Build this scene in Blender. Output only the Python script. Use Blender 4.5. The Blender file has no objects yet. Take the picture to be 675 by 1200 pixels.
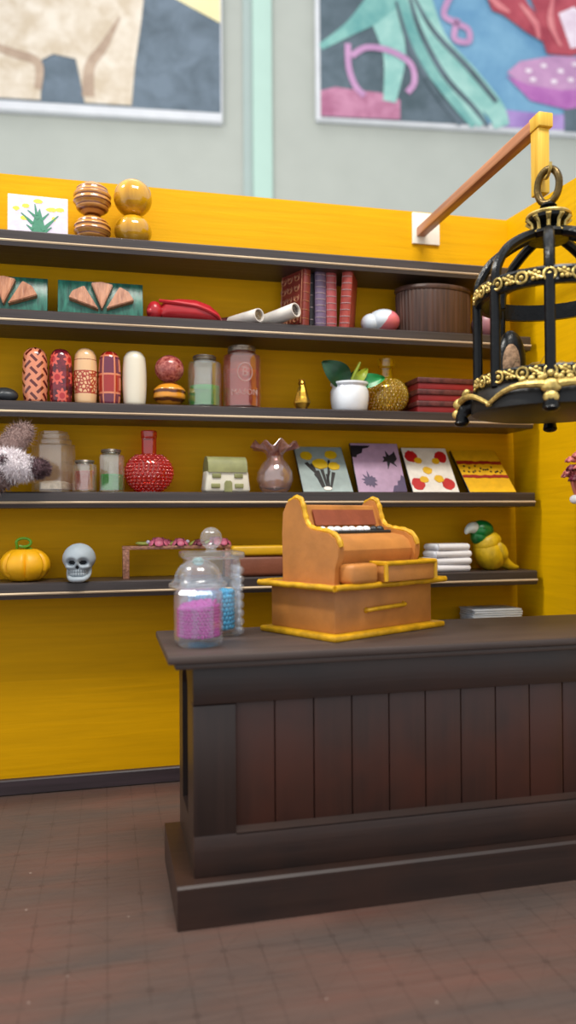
import bpy, bmesh, math, random
from mathutils import Vector, Matrix, Euler
random.seed(7)
PI = math.pi
SC = bpy.context.scene
COL = SC.collection

# ------------------------------------------------------------------ camera, world, lights, exposure
cam_d = bpy.data.cameras.new('camera')
cam = bpy.data.objects.new('camera', cam_d); COL.objects.link(cam)
cam_d.sensor_fit = 'VERTICAL'; cam_d.sensor_height = 24.0
cam_d.lens = 24.0 * 897 / 1200
cam_d.clip_start = 0.02; cam_d.clip_end = 100
cam.matrix_world = Matrix(((0.9727, 0.0044, -0.2319, 0.0),
                           (-0.2318, -0.0108, -0.9727, -3.2),
                           (-0.0068, 0.9999, -0.0095, 1.0763),
                           (0, 0, 0, 1)))
cam_d.dof.use_dof = True
cam_d.dof.focus_distance = 2.75
cam_d.dof.aperture_fstop = 0.68
SC.camera = cam

wd = bpy.data.worlds.new('room_light'); SC.world = wd; wd.use_nodes = True
wd.node_tree.nodes['Background'].inputs[0].default_value = (0.93, 0.96, 1.0, 1)
wd.node_tree.nodes['Background'].inputs[1].default_value = 1.02


def area_light(name, loc, target, sx, sy, power, col):
    d = bpy.data.lights.new(name, 'AREA'); d.shape = 'RECTANGLE'; d.size = sx; d.size_y = sy
    d.energy = power; d.color = col
    o = bpy.data.objects.new(name, d); COL.objects.link(o); o.location = loc
    o.rotation_euler = (Vector(target) - Vector(loc)).to_track_quat('-Z', 'Y').to_euler()
    return o


area_light('ceiling_panel_light', (0.9, -3.0, 5.9), (0.7, -0.2, 0.8), 2.4, 1.2, 255, (1.0, 0.96, 0.88))
area_light('left_panel_light', (-3.2, -0.75, 6.2), (1.2, -0.3, 1.2), 0.8, 0.6, 290, (1.0, 0.97, 0.90))
area_light('room_panel_light', (0.5, 3.4, 9.5), (1.5, 6.2, 6.2), 3.0, 1.5, 40, (1.0, 0.98, 0.95))

SC.view_settings.view_transform = 'Standard'
SC.view_settings.look = 'None'
SC.view_settings.gamma = 1.0
SC.view_settings.use_curve_mapping = False
SC.view_settings.exposure = 0.0
SC.cycles.max_bounces = 10
SC.cycles.transparent_max_bounces = 24
SC.cycles.caustics_reflective = False
SC.cycles.caustics_refractive = False


# ------------------------------------------------------------------ materials
def lin(h):
    h = h.lstrip('#')
    r = []
    for i in (0, 2, 4):
        c = int(h[i:i + 2], 16) / 255
        r.append(c / 12.92 if c <= 0.04045 else ((c + 0.055) / 1.055) ** 2.4)
    return (r[0], r[1], r[2], 1)


class NT:
    """a material with a Principled surface and a few node shortcuts"""
    def __init__(s, name):
        s.m = bpy.data.materials.new(name); s.m.use_nodes = True
        s.t = s.m.node_tree; s.b = s.t.nodes['Principled BSDF']; s.out = s.t.nodes['Material Output']

    def n(s, typ, **kw):
        x = s.t.nodes.new(typ)
        for k, v in kw.items(): setattr(x, k, v)
        return x

    def l(s, a, b): s.t.links.new(a, b)

    def coords(s, scale=(1, 1, 1), loc=(0, 0, 0)):
        tc = s.n('ShaderNodeTexCoord'); mp = s.n('ShaderNodeMapping')
        mp.inputs['Scale'].default_value = scale; mp.inputs['Location'].default_value = loc
        s.l(tc.outputs['Object'], mp.inputs['Vector'])
        return mp.outputs['Vector']

    def noise(s, vec, scale=5.0, detail=4.0, rough=0.55, dist=0.0):
        x = s.n('ShaderNodeTexNoise')
        x.inputs['Scale'].default_value = scale; x.inputs['Detail'].default_value = detail
        x.inputs['Roughness'].default_value = rough; x.inputs['Distortion'].default_value = dist
        s.l(vec, x.inputs['Vector'])
        return x.outputs['Fac']

    def ramp(s, fac, stops, const=False):
        x = s.n('ShaderNodeValToRGB')
        if const: x.color_ramp.interpolation = 'CONSTANT'
        e = x.color_ramp.elements
        while len(e) > 1: e.remove(e[-1])
        e[0].position = stops[0][0]; e[0].color = stops[0][1]
        for p, c in stops[1:]:
            q = e.new(p); q.color = c
        s.l(fac, x.inputs['Fac'])
        return x.outputs['Color']

    def math(s, op, a, b=None):
        x = s.n('ShaderNodeMath', operation=op)
        for i, v in enumerate((a, b)):
            if v is None: continue
            if isinstance(v, (int, float)): x.inputs[i].default_value = v
            else: s.l(v, x.inputs[i])
        return x.outputs[0]

    def mix(s, fac, a, b, mode='MIX'):
        x = s.n('ShaderNodeMix', data_type='RGBA', blend_type=mode)
        for i, v in ((0, fac), (6, a), (7, b)):
            if isinstance(v, (int, float)): x.inputs[i].default_value = v
            elif isinstance(v, tuple): x.inputs[i].default_value = v
            else: s.l(v, x.inputs[i])
        return x.outputs[2]

    def bump(s, fac, strength=0.2, dist=0.01):
        x = s.n('ShaderNodeBump'); x.inputs['Strength'].default_value = strength
        x.inputs['Distance'].default_value = dist
        s.l(fac, x.inputs['Height']); s.l(x.outputs[0], s.b.inputs['Normal'])

    def base(s, col):
        if isinstance(col, tuple): s.b.inputs['Base Color'].default_value = col
        else: s.l(col, s.b.inputs['Base Color'])

    def rough(s, r): s.b.inputs['Roughness'].default_value = r


def mul(c, k): return (min(1, c[0] * k), min(1, c[1] * k), min(1, c[2] * k), 1)


def mat(name, hexa, rough=0.5, metal=0.0, vary=0.14, scale=9, bump=0.12, bscale=45, stretch=(1, 1, 1), coat=0.0, sss=0.0):
    a = NT(name); c = lin(hexa)
    v = a.coords(stretch)
    f = a.noise(v, scale)
    a.base(a.ramp(f, [(0.3, mul(c, 1 - vary)), (0.7, mul(c, 1 + vary))]))
    a.rough(rough); a.b.inputs['Metallic'].default_value = metal
    if coat: a.b.inputs['Coat Weight'].default_value = coat; a.b.inputs['Coat Roughness'].default_value = 0.08
    if sss:
        a.b.inputs['Subsurface Weight'].default_value = sss; a.b.inputs['Subsurface Radius'].default_value = (0.02, 0.015, 0.01)
    if bump: a.bump(a.noise(v, bscale, 3), bump, 0.004)
    return a.m


def wood(name, dark, light, axis='x', fine=38, rough=0.42, bump=0.25, mid=None):
    a = NT(name)
    s = {'x': (1.4, fine, fine), 'y': (fine, 1.4, fine), 'z': (fine, fine, 1.4)}[axis]
    v = a.coords(s); f = a.noise(v, 1.0, 6, 0.65, 0.3)
    v2 = a.coords((3, 3, 3)); g = a.noise(v2, 1.2, 3)
    c = a.ramp(f, [(0.3, lin(dark)), (0.72, lin(light))])
    if mid: c = a.mix(a.ramp(g, [(0.42, (0, 0, 0, 1)), (0.62, (1, 1, 1, 1))]), c, lin(mid))
    a.base(c); a.rough(rough); a.bump(f, bump, 0.003)
    return a.m


def glass(name, hexa, opacity=0.25, gloss=1.0, rough=0.06, body=None):
    """thin tinted glass: clear tinted transmission, a milky share that thickens towards grazing edges, and mirror reflections"""
    a = NT(name); c = lin(hexa); cb = lin(body) if body else c
    lw = a.n('ShaderNodeLayerWeight'); lw.inputs[0].default_value = 0.5
    tr = a.n('ShaderNodeBsdfTransparent'); tr.inputs[0].default_value = c
    di = a.n('ShaderNodeBsdfDiffuse'); di.inputs[0].default_value = cb
    tl = a.n('ShaderNodeBsdfTranslucent'); tl.inputs[0].default_value = cb
    m0 = a.n('ShaderNodeMixShader'); m0.inputs[0].default_value = 0.45
    a.l(di.outputs[0], m0.inputs[1]); a.l(tl.outputs[0], m0.inputs[2])
    m1 = a.n('ShaderNodeMixShader')
    op = a.math('MULTIPLY', a.math('ADD', a.math('MULTIPLY', a.math('POWER', lw.outputs['Facing'], 2.5), 2.2), 0.6), opacity)
    a.l(a.math('MINIMUM', op, 0.95), m1.inputs[0])
    a.l(tr.outputs[0], m1.inputs[1]); a.l(m0.outputs[0], m1.inputs[2])
    gl = a.n('ShaderNodeBsdfGlossy'); gl.inputs['Roughness'].default_value = rough
    gl.inputs[0].default_value = (1, 1, 1, 1)
    fm = a.math('ADD', a.math('MULTIPLY', a.math('POWER', lw.outputs['Facing'], 4.0), 0.6), 0.045)
    fm = a.math('MINIMUM', a.math('MULTIPLY', fm, gloss), 0.9)
    m2 = a.n('ShaderNodeMixShader'); a.l(fm, m2.inputs[0])
    a.l(m1.outputs[0], m2.inputs[1]); a.l(gl.outputs[0], m2.inputs[2])
    a.t.nodes.remove(a.b); a.l(m2.outputs[0], a.out.inputs[0])
    return a.m


def painted_wall(name, hexa, ang):
    a = NT(name); c = lin(hexa)
    v = a.coords((2.0, 2.0, 42) if ang == 'x' else (2.0, 2.0, 42))
    f = a.noise(v, 1.0, 6, 0.6, 0.5)
    g = a.noise(a.coords((2, 2, 3)), 1.3, 3)
    c1 = a.ramp(f, [(0.3, mul(c, 0.88)), (0.7, mul(c, 1.06))])
    c2 = a.mix(a.ramp(g, [(0.35, (0, 0, 0, 1)), (0.7, (0.35, 0.35, 0.35, 1))]), c1, mul(c, 0.86))
    a.base(c2); a.rough(0.55); a.bump(f, 0.3, 0.004)
    a.b.inputs['Specular IOR Level'].default_value = 0.12
    return a.m


def floor_material():
    a = NT('stained_floor')
    g = a.noise(a.coords((1.3, 5.0, 1)), 1.0, 5, 0.55, 0.4)
    c = a.ramp(g, [(0.36, lin('#473d39')), (0.50, lin('#523f38')), (0.68, lin('#614239'))])
    f = a.noise(a.coords((6, 80, 1)), 1.0, 4)
    c = a.mix(a.ramp(f, [(0.3, (0, 0, 0, 1)), (0.75, (0.4, 0.4, 0.4, 1))]), c, lin('#63524b'))
    tc = a.n('ShaderNodeTexCoord'); sp = a.n('ShaderNodeSeparateXYZ'); a.l(tc.outputs['Object'], sp.inputs[0])
    x, y = sp.outputs[0], sp.outputs[1]
    P = 0.094

    def line(q, per, w):
        r = a.math('FRACT', a.math('DIVIDE', q, per)); r = a.math('ABSOLUTE', a.math('SUBTRACT', r, 0.5))
        return a.math('GREATER_THAN', r, 0.5 - w)
    lx = line(x, P, 0.022); ly = line(y, P * 1.25, 0.018)
    d1 = line(a.math('ADD', x, a.math('MULTIPLY', y, 0.8)), P * 2, 0.008)
    d2 = line(a.math('SUBTRACT', x, a.math('MULTIPLY', y, 0.8)), P * 2, 0.008)
    node = a.math('MULTIPLY', line(x, P, 0.09), line(y, P * 1.25, 0.07))
    brk = a.ramp(a.noise(a.coords((5, 5, 1)), 1.6, 3), [(0.35, (0.15,) * 3 + (1,)), (0.65, (1, 1, 1, 1))])
    m = a.math('MAXIMUM', a.math('MAXIMUM', lx, a.math('MULTIPLY', ly, 0.7)), a.math('MULTIPLY', a.math('MAXIMUM', d1, d2), 0.6))
    m = a.math('MULTIPLY', a.math('MAXIMUM', m, node), 0.38)
    m = a.math('MULTIPLY', m, brk)
    c = a.mix(m, c, lin('#281c18'))
    v = a.n('ShaderNodeTexVoronoi'); v.inputs['Scale'].default_value = 9; a.l(a.coords((1, 1, 1)), v.inputs['Vector'])
    sp2 = a.math('LESS_THAN', v.outputs['Distance'], 0.035)
    c = a.mix(a.math('MULTIPLY', sp2, 0.55), c, lin('#9d8c82'))
    a.base(c); a.rough(0.6); a.bump(f, 0.2, 0.003)
    a.b.inputs['Specular IOR Level'].default_value = 0.25
    return a.m


M = {}
M['wall_yellow'] = painted_wall('mustard_painted_wood', '#dca200', 'x')
M['wall_side'] = painted_wall('mustard_painted_side', '#dca800', 'y')
M['floor'] = floor_material()
M['shelf'] = wood('dark_shelf_wood', '#2b2423', '#463d3b', 'x', 45, 0.36, 0.3)
M['worn'] = wood('worn_bare_wood_edge', '#93785c', '#d3bd9c', 'x', 30, 0.6, 0.2)
M['base'] = wood('dark_baseboard_wood', '#2a2124', '#41343a', 'x', 45, 0.5)
M['counter'] = wood('dark_walnut_stain', '#221714', '#32231e', 'x', 40, 0.42, 0.25, '#34211a')
M['counter_v'] = wood('dark_walnut_upright', '#221714', '#31221d', 'z', 40, 0.42, 0.2)
M['plank'] = wood('red_brown_plank', '#2d1812', '#3f2319', 'z', 36, 0.45, 0.2, '#432116')
M['ctop'] = wood('grey_brown_top', '#352a26', '#4c3d37', 'x', 40, 0.5, 0.25)
M['groove'] = mat('dark_groove', '#0d0908', 0.8, bump=0)
M['room'] = mat('pale_green_grey_plaster', '#aeb2aa', 0.8, vary=0.04, scale=2, bump=0.05)
M['mint'] = mat('mint_painted_trim', '#b0cdc1', 0.7, vary=0.03, scale=2, bump=0.0)
M['trimgrey'] = mat('grey_green_trim', '#a3b2ae', 0.7, vary=0.03, scale=2, bump=0.0)
M['black'] = mat('black_paint', '#0b0b0d', 0.35, vary=0.2)
M['cage'] = mat('glossy_black_metal', '#06080b', 0.3, 0.0, vary=0.3, scale=30, bump=0.5, bscale=60)
M['cage'].node_tree.nodes['Principled BSDF'].inputs['Specular IOR Level'].default_value = 0.28
M['gold'] = mat('worn_gold_paint', '#c3a860', 0.36, 0.6, vary=0.45, scale=40, bump=0.6, bscale=70)
M['goldp'] = mat('yellow_gold_paint', '#c9960f', 0.42, 0.15, vary=0.25, scale=30, bump=0.5, bscale=60)
M['copper'] = wood('copper_painted_wood', '#8a5334', '#c98b63', 'y', 30, 0.34, 0.3)
M['rodyel'] = wood('yellow_painted_stick', '#c89216', '#eec54a', 'z', 30, 0.4, 0.2)
M['cream'] = mat('cream_card', '#e9e2d6', 0.7, vary=0.05)
M['clay'] = mat('tan_painted_clay', '#b07235', 0.5, vary=0.16, scale=12, bump=0.4, bscale=22)
M['clayred'] = mat('red_brown_paint', '#8f4a33', 0.5, vary=0.15, scale=15, bump=0.3)
M['white'] = mat('white_clay', '#e6e4e8', 0.5, vary=0.04, scale=8, bump=0.15)
M['whiteg'] = mat('white_glaze', '#e4e8ee', 0.22, vary=0.03, coat=0.4, bump=0.05)
M['dgrey'] = mat('charcoal_stone', '#22262a', 0.42, vary=0.2, bump=0.15)


# ------------------------------------------------------------------ mesh building
class MB:
    """collects shapes (with material slots) and builds ONE mesh object"""
    def __init__(s): s.bm = bmesh.new()

    def _add(s, verts, faces, mi=0, mtx=None):
        vs = [s.bm.verts.new((mtx @ Vector(v)) if mtx else v) for v in verts]
        out = []
        for f in faces:
            try:
                q = s.bm.faces.new([vs[i] for i in f]); q.material_index = mi; out.append(q)
            except ValueError:
                pass
        return out

    def box(s, c, d, rot=None, mi=0, bev=0.0, seg=2):
        x, y, z = d[0] / 2, d[1] / 2, d[2] / 2
        m = Matrix.Translation(c)
        if rot: m = m @ Euler(rot).to_matrix().to_4x4()
        t = bmesh.new()
        vs = [t.verts.new(p) for p in ((-x, -y, -z), (x, -y, -z), (x, y, -z), (-x, y, -z), (-x, -y, z), (x, -y, z), (x, y, z), (-x, y, z))]
        for f in ((0, 3, 2, 1), (4, 5, 6, 7), (0, 1, 5, 4), (1, 2, 6, 5), (2, 3, 7, 6), (3, 0, 4, 7)): t.faces.new([vs[i] for i in f])
        if bev > 0: bmesh.ops.bevel(t, geom=list(t.edges), offset=bev, segments=seg, affect='EDGES', profile=0.5)
        s.merge(t, m, mi); return s

    def merge(s, t, m=None, mi=0):
        t.verts.index_update()
        s._add([v.co.copy() for v in t.verts], [[v.index for v in f.verts] for f in t.faces], mi, m)
        t.free()

    def lathe(s, prof, n=32, c=(0, 0, 0), mi=0, sx=1.0, sy=1.0, poly=None, mtx=None, rfun=None):
        """prof: (radius, z) pairs; closes at r == 0"""
        m = Matrix.Translation(c) @ (mtx if mtx else Matrix())
        verts, rings = [], []
        off = PI / n if poly else 0
        for r, z in prof:
            if r <= 1e-6:
                rings.append([len(verts)]); verts.append((0, 0, z))
            else:
                ring = []
                for k in range(n):
                    a = 2 * PI * k / n + off
                    rr = r * (rfun(a, z) if rfun else 1)
                    ring.append(len(verts)); verts.append((rr * math.cos(a) * sx, rr * math.sin(a) * sy, z))
                rings.append(ring)
        faces = []
        for a, b in zip(rings, rings[1:]):
            for k in range(n):
                k2 = (k + 1) % n
                if len(a) == 1 and len(b) == 1: continue
                if len(a) == 1: faces.append((a[0], b[k2], b[k]))
                elif len(b) == 1: faces.append((a[k], a[k2], b[0]))
                else: faces.append((a[k], a[k2], b[k2], b[k]))
        s._add(verts, faces, mi, m); return s

    def ball(s, c, r, n=20, mi=0, sc=(1, 1, 1), rot=None, fun=None):
        m = Matrix.Translation(c)
        if rot: m = m @ Euler(rot).to_matrix().to_4x4()
        verts, faces = [], []
        h = max(6, n // 2 + 2)
        for i in range(h + 1):
            t = PI * i / h
            if i in (0, h): verts.append(Vector((0, 0, r * sc[2] * math.cos(t)))); continue
            for k in range(n):
                a = 2 * PI * k / n
                verts.append(Vector((r * sc[0] * math.sin(t) * math.cos(a), r * sc[1] * math.sin(t) * math.sin(a), r * sc[2] * math.cos(t))))

        def ix(i, k): return 0 if i == 0 else (len(verts) - 1 if i == h else 1 + (i - 1) * n + k % n)
        for i in range(h):
            for k in range(n):
                q = [ix(i, k), ix(i + 1, k), ix(i + 1, k + 1), ix(i, k + 1)]
                u = []
                for j in q:
                    if j not in u: u.append(j)
                faces.append(u)
        if fun: verts = [Vector(fun(v)) for v in verts]
        s._add(verts, faces, mi, m); return s

    def tube(s, pts, r, n=8, mi=0, closed=False, cap=True, flat=1.0):
        pts = [Vector(p) for p in pts]; rs = r if isinstance(r, (list, tuple)) else [r] * len(pts)
        N = len(pts); verts = []; up = None
        for i, p in enumerate(pts):
            a = pts[i - 1] if (i > 0 or closed) else p
            b = pts[(i + 1) % N] if (i < N - 1 or closed) else p
            t = (b - a).normalized()
            if up is None:
                up = Vector((0, 0, 1)) if abs(t.z) < 0.9 else Vector((0, 1, 0))
            x = up.cross(t)
            if x.length < 1e-5: x = Vector((1, 0, 0)).cross(t)
            x.normalize(); y = t.cross(x).normalized(); up = y
            for k in range(n):
                q = 2 * PI * k / n
                verts.append(p + (x * math.cos(q) + y * math.sin(q) * flat) * rs[i])
        faces = []
        for i in range(N if closed else N - 1):
            j = (i + 1) % N
            for k in range(n):
                k2 = (k + 1) % n
                faces.append((i * n + k, i * n + k2, j * n + k2, j * n + k))
        if cap and not closed:
            faces.append(tuple(range(n))[::-1]); faces.append(tuple((N - 1) * n + k for k in range(n)))
        s._add(verts, faces, mi); return s

    def prism(s, poly, a, b, axis='x', mi=0, mtx=None):
        """polygon in the two other axes, extruded from a to b along axis"""
        def P(p, t): return {'x': (t, p[0], p[1]), 'y': (p[0], t, p[1]), 'z': (p[0], p[1], t)}[axis]
        n = len(poly)
        verts = [P(p, a) for p in poly] + [P(p, b) for p in poly]
        faces = [tuple(range(n)), tuple(range(n, 2 * n))[::-1]] + [(k, n + k, n + (k + 1) % n, (k + 1) % n) for k in range(n)]
        s._add(verts, faces, mi, mtx); return s

    def build(s, name, mats, parent=None, angle=38, loc=None, rot=None):
        bmesh.ops.recalc_face_normals(s.bm, faces=list(s.bm.faces))
        lim = math.radians(angle)
        for f in s.bm.faces: f.smooth = True
        for e in s.bm.edges:
            e.smooth = len(e.link_faces) == 2 and e.calc_face_angle(0) < lim
        me = bpy.data.meshes.new(name); s.bm.to_mesh(me); s.bm.free()
        for m in (mats if isinstance(mats, (list, tuple)) else [mats]): me.materials.append(m)
        o = bpy.data.objects.new(name, me); COL.objects.link(o)
        if parent: o.parent = parent
        if loc: o.location = loc
        if rot: o.rotation_euler = rot
        return o


def tag(o, label=None, cat=None, group=None, kind=None):
    if label: o['label'] = label
    if cat: o['category'] = cat
    if group: o['group'] = group
    if kind: o['kind'] = kind
    return o


def thing(name, label, cat, loc=(0, 0, 0), rz=0.0, group=None):
    o = bpy.data.objects.new(name, None); COL.objects.link(o)
    o.empty_display_size = 0.05
    o.location = loc; o.rotation_euler = (0, 0, rz)
    return tag(o, label, cat, group)


def kids(o): return [c for c in bpy.data.objects if c.parent == o]


def copy_tree(o, parent=None):
    c = o.copy(); COL.objects.link(c)
    if parent: c.parent = parent
    for ch in kids(o): copy_tree(ch, c)
    return c


def struct(name, mb, m, **k): return tag(mb.build(name, m, **k), kind='structure')


# ------------------------------------------------------------------ the setting
Z1, Z2, Z3, Z4, Z5 = 2.156, 1.862, 1.523, 1.185, 0.847     # tops of the five shelves
SD = 0.22                                                   # shelf depth

struct('floor', MB().box((0.4, -2.0, -0.03), (6.0, 4.1, 0.06)), M['floor'])
struct('wall_back', MB().box((0.1, 0.025, 1.2325), (3.50, 0.05, 2.445)), M['wall_yellow'])


def wall_x(z): return 1.866 - 0.0205 * z


wr = MB()
wr.prism([(0.05, 0.01), (0.05, 2.458), (0.0, 2.458), (-0.535, 2.420), (-1.4, 2.36), (-1.4, 0.01)], 0.0, 0.05, 'x')
for v in wr.bm.verts: v.co.x += wall_x(v.co.z)
struct('wall_right', wr, M['wall_side'])
struct('baseboard_back', MB().prism([(0, 0.005), (0, 0.062), (-0.02, 0.062), (-0.024, 0.057), (-0.024, 0.005)], -1.64, 1.86, 'x'), M['base'])

# the real room behind the shop
RW = Matrix.Translation((0.0, 5.9485, 0.0)) @ Matrix.Rotation(math.atan2(-0.10787, 0.99417), 4, 'Z')
w = MB().box((1.5, 0.1, 3.0), (22, 0.2, 16)).build('wall_room', M['room']); w.matrix_world = RW; tag(w, kind='structure')
p = MB().box((1.86, -0.03, 3.0), (0.23, 0.06, 16), bev=0.01).build('trim_1', M['mint']); p.matrix_world = RW; tag(p, kind='structure')
p = MB().box((1.69, -0.012, 3.0), (0.12, 0.024, 16), bev=0.01).build('trim_2', M['trimgrey']); p.matrix_world = RW; tag(p, kind='structure')


# ------------------------------------------------------------------ canvases on the room wall
def flat(mb, pts, y, mi):
    """a painted patch: polygon in the canvas face (x, z), a hair proud of the one below"""
    mb.prism(pts, y, y + 0.004, 'y', mi)


def stroke(mb, pts, wd_, y, mi):
    ws = wd_ if isinstance(wd_, (list, tuple)) else [wd_] * len(pts)
    V = [Vector((p[0], p[1])) for p in smooth(pts, 6)]
    W = [w_[0] for w_ in smooth([(w_, 0) for w_ in ws], 6)]
    L, R = [], []
    for i, q in enumerate(V):
        t = (V[min(i + 1, len(V) - 1)] - V[max(i - 1, 0)]).normalized(); nn = Vector((-t.y, t.x))
        L.append(q + nn * W[i] / 2); R.append(q - nn * W[i] / 2)
    for i in range(len(V) - 1):
        mb._add([(L[i].x, y, L[i].y), (L[i + 1].x, y, L[i + 1].y), (R[i + 1].x, y, R[i + 1].y), (R[i].x, y, R[i].y)], [(0, 1, 2, 3)], mi)


def smooth(pts, k=6):
    """Catmull-Rom through the points"""
    P = [Vector(tuple(p) + ((0,) if len(p) == 2 else ())) for p in pts]
    if len(P) < 3: return [tuple(p)[:len(pts[0])] for p in P]
    out = []
    for i in range(len(P) - 1):
        a, b, c, d = P[max(i - 1, 0)], P[i], P[i + 1], P[min(i + 2, len(P) - 1)]
        for j in range(k):
            t = j / k
            out.append(0.5 * ((2 * b) + (c - a) * t + (2 * a - 5 * b + 4 * c - d) * t * t + (3 * b - a - 3 * c + d) * t ** 3))
    out.append(P[-1])
    return [tuple(q)[:len(pts[0])] for q in out]


def circle(cx, cz, rx, rz, n=20, a0=0, a1=2 * PI): return [(cx + rx * math.cos(a0 + (a1 - a0) * k / n), cz + rz * math.sin(a0 + (a1 - a0) * k / n)) for k in range(n + (0 if a1 - a0 >= 2 * PI - 1e-6 else 1))]


def paint(name, h1, h2, scale=2.0, rough=0.65):
    a = NT(name); v = a.coords((1, 1, 1))
    a.base(a.ramp(a.noise(v, scale, 5, 0.6, 0.4), [(0.35, lin(h1)), (0.65, lin(h2))])); a.rough(rough)
    return a.m


cv = thing('canvas_painting', 'large unframed canvas of a beige woolly animal on slate blue, upper left', 'painting')
cv.matrix_world = RW @ Matrix.Translation((0, 0, 0))
a = MB().box((-0.52, -0.06, 7.66), (3.80, 0.10, 3.80), bev=0.01)
a.build('canvas', mat('white_canvas_edge', '#d9dbdf', 0.8, vary=0.05, scale=4), cv)
a = MB()
flat(a, [(-2.40, 5.86), (1.36, 5.86), (1.36, 9.54), (-2.40, 9.54)], -0.116, 0)
flat(a, [(0.60, 7.28), (1.36, 6.92), (1.36, 9.54), (-0.2, 9.54), (-0.2, 7.68)], -0.121, 1)
body = [(-2.40, 6.40), (-2.40, 9.3), (-0.4, 9.3), (0.30, 8.2), (0.50, 7.4), (0.45, 6.9), (0.37, 6.35), (0.33, 5.88), (-0.20, 5.88), (-0.26, 6.2), (-0.30, 6.38), (-0.55, 6.42), (-0.68, 6.34), (-0.69, 5.88), (-1.25, 5.88), (-1.60, 5.88), (-1.7, 6.35)]
flat(a, body, -0.126, 2)
stroke(a, [(-1.5, 6.55), (-1.0, 6.40), (-0.72, 6.30), (-0.72, 6.0)], [0.06, 0.10, 0.10, 0.08], -0.1285, 3)
stroke(a, [(-0.16, 5.95), (-0.14, 6.3), (0.02, 6.55), (0.20, 6.9)], [0.14, 0.12, 0.10, 0.02], -0.1285, 3)
a.build('painted_scene', [paint('slate_blue_paint', '#4f5d68', '#6b7a88', 3), paint('pale_yellow_paint', '#e8d9a0', '#f0e4b2', 2),
                          paint('beige_wool_paint', '#c9b8a0', '#e3d8c8', 5), paint('brown_beige_paint', '#a8907c', '#bfa893', 5)], cv)

cv = thing('canvas_painting', 'large unframed canvas of teal tree roots, red squirrel and pink mushroom, upper right', 'painting')
cv.matrix_world = RW
X0, PX, ZB = 2.541, 0.01107, 5.94


def q(px, py): return (X0 + (px - 373) * PX * (1 + (px - 373) * -0.00001), 7.44 - py * 0.01085 + (px - 455) * 0.00062)


a = MB().box((4.70, -0.06, 7.70), (4.40, 0.10, 3.68), bev=0.01)
a.build('canvas', bpy.data.materials['white_canvas_edge'], cv)
a = MB()
flat(a, [(2.56, 5.93), (6.88, 5.93), (6.88, 9.5), (2.56, 9.5)], -0.116, 0)
flat(a, [q(373, -40), q(462, -40), q(470, 40), q(520, 110), q(560, 148), q(374, 139)], -0.121, 1)
flat(a, [q(374, 110), q(390, 106), q(420, 110), q(440, 112), q(462, 120), q(462, 142), q(374, 138)], -0.126, 2)
flat(a, [q(580, 130), q(640, 136), q(760, 130), q(760, 158), q(580, 150)], -0.124, 5)
for k, (pts, wd_) in enumerate([([(455, -20), (446, 20), (456, 70), (450, 122)], [0.5, 0.4, 0.28, 0.16]),
                                ([(460, -10), (430, 22), (405, 42), (374, 62)], [0.4, 0.3, 0.16, 0.08]),
                                ([(478, -20), (500, 50), (540, 95), (570, 130), (578, 150)], [0.3, 0.32, 0.3, 0.26, 0.2]),
                                ([(466, -10), (486, 60), (520, 110), (548, 148)], [0.25, 0.24, 0.22, 0.14]),
                                ([(470, -20), (492, 40), (516, 88), (540, 120), (556, 148)], [0.2, 0.2, 0.2, 0.2, 0.14])]):
    stroke(a, [q(*t) for t in pts], wd_, -0.1275 - k * 0.0012, 3 if k % 2 else 4)
for k, pts in enumerate([[(470, -10), (484, 40), (512, 92), (545, 128), (562, 150)], [(476, 0), (500, 42), (540, 84), (572, 122)], [(458, 10), (474, 62), (500, 108), (530, 148)]]):
    stroke(a, [q(*t) for t in pts], [0.03, 0.06, 0.07, 0.06, 0.05][:len(pts)], -0.1340 - k * 0.0005, 1)
for k, pts in enumerate([[(404, 58), (405, 85), (412, 105), (422, 116)], [(408, 72), (425, 62), (452, 66), (474, 80), (478, 100), (470, 112)], [(524, -6), (512, 22), (524, 32), (540, 40), (540, 54), (524, 50), (528, 28)]]):
    stroke(a, [q(*t) for t in pts], 0.075, -0.1345 - k * 0.001, 6)
flat(a, [q(585, 88), q(600, 75), q(640, 68), q(700, 70), q(735, 88), q(740, 100), q(700, 118), q(650, 120), q(610, 108)], -0.128, 6)
flat(a, [q(584, 92), q(610, 102), q(650, 108), q(738, 100), q(700, 122), q(655, 130), q(612, 120)], -0.132, 7)
for k, pts in enumerate([[(556, -5), (575, 12), (588, 20)], [(600, 10), (618, 32), (622, 50)], [(640, 0), (636, 30), (648, 58)]]):
    stroke(a, [q(*t) for t in pts], [0.03, 0.08, 0.03], -0.1460 - k * 0.0005, 10)
for t in ((610, 86), (628, 80), (648, 86), (665, 78), (640, 98), (615, 96), (660, 96)):
    flat(a, circle(*q(*t), 0.045, 0.03, 8), -0.136, 8)
flat(a, [q(652, 128), q(672, 128), q(674, 156), q(652, 155)], -0.128, 1)
flat(a, [q(600, -30), q(690, -30), q(700, 60), q(660, 68), q(632, 66), q(626, 48), q(622, 25)], -0.138, 9)
flat(a, [q(548, -30), q(590, -30), q(610, 10), q(628, 30), q(630, 54), q(608, 42), q(580, 22), q(568, 18)], -0.141, 9)
flat(a, [q(646, 20), q(664, 12), q(690, 25), q(690, 55), q(660, 60)], -0.142, 8)
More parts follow.
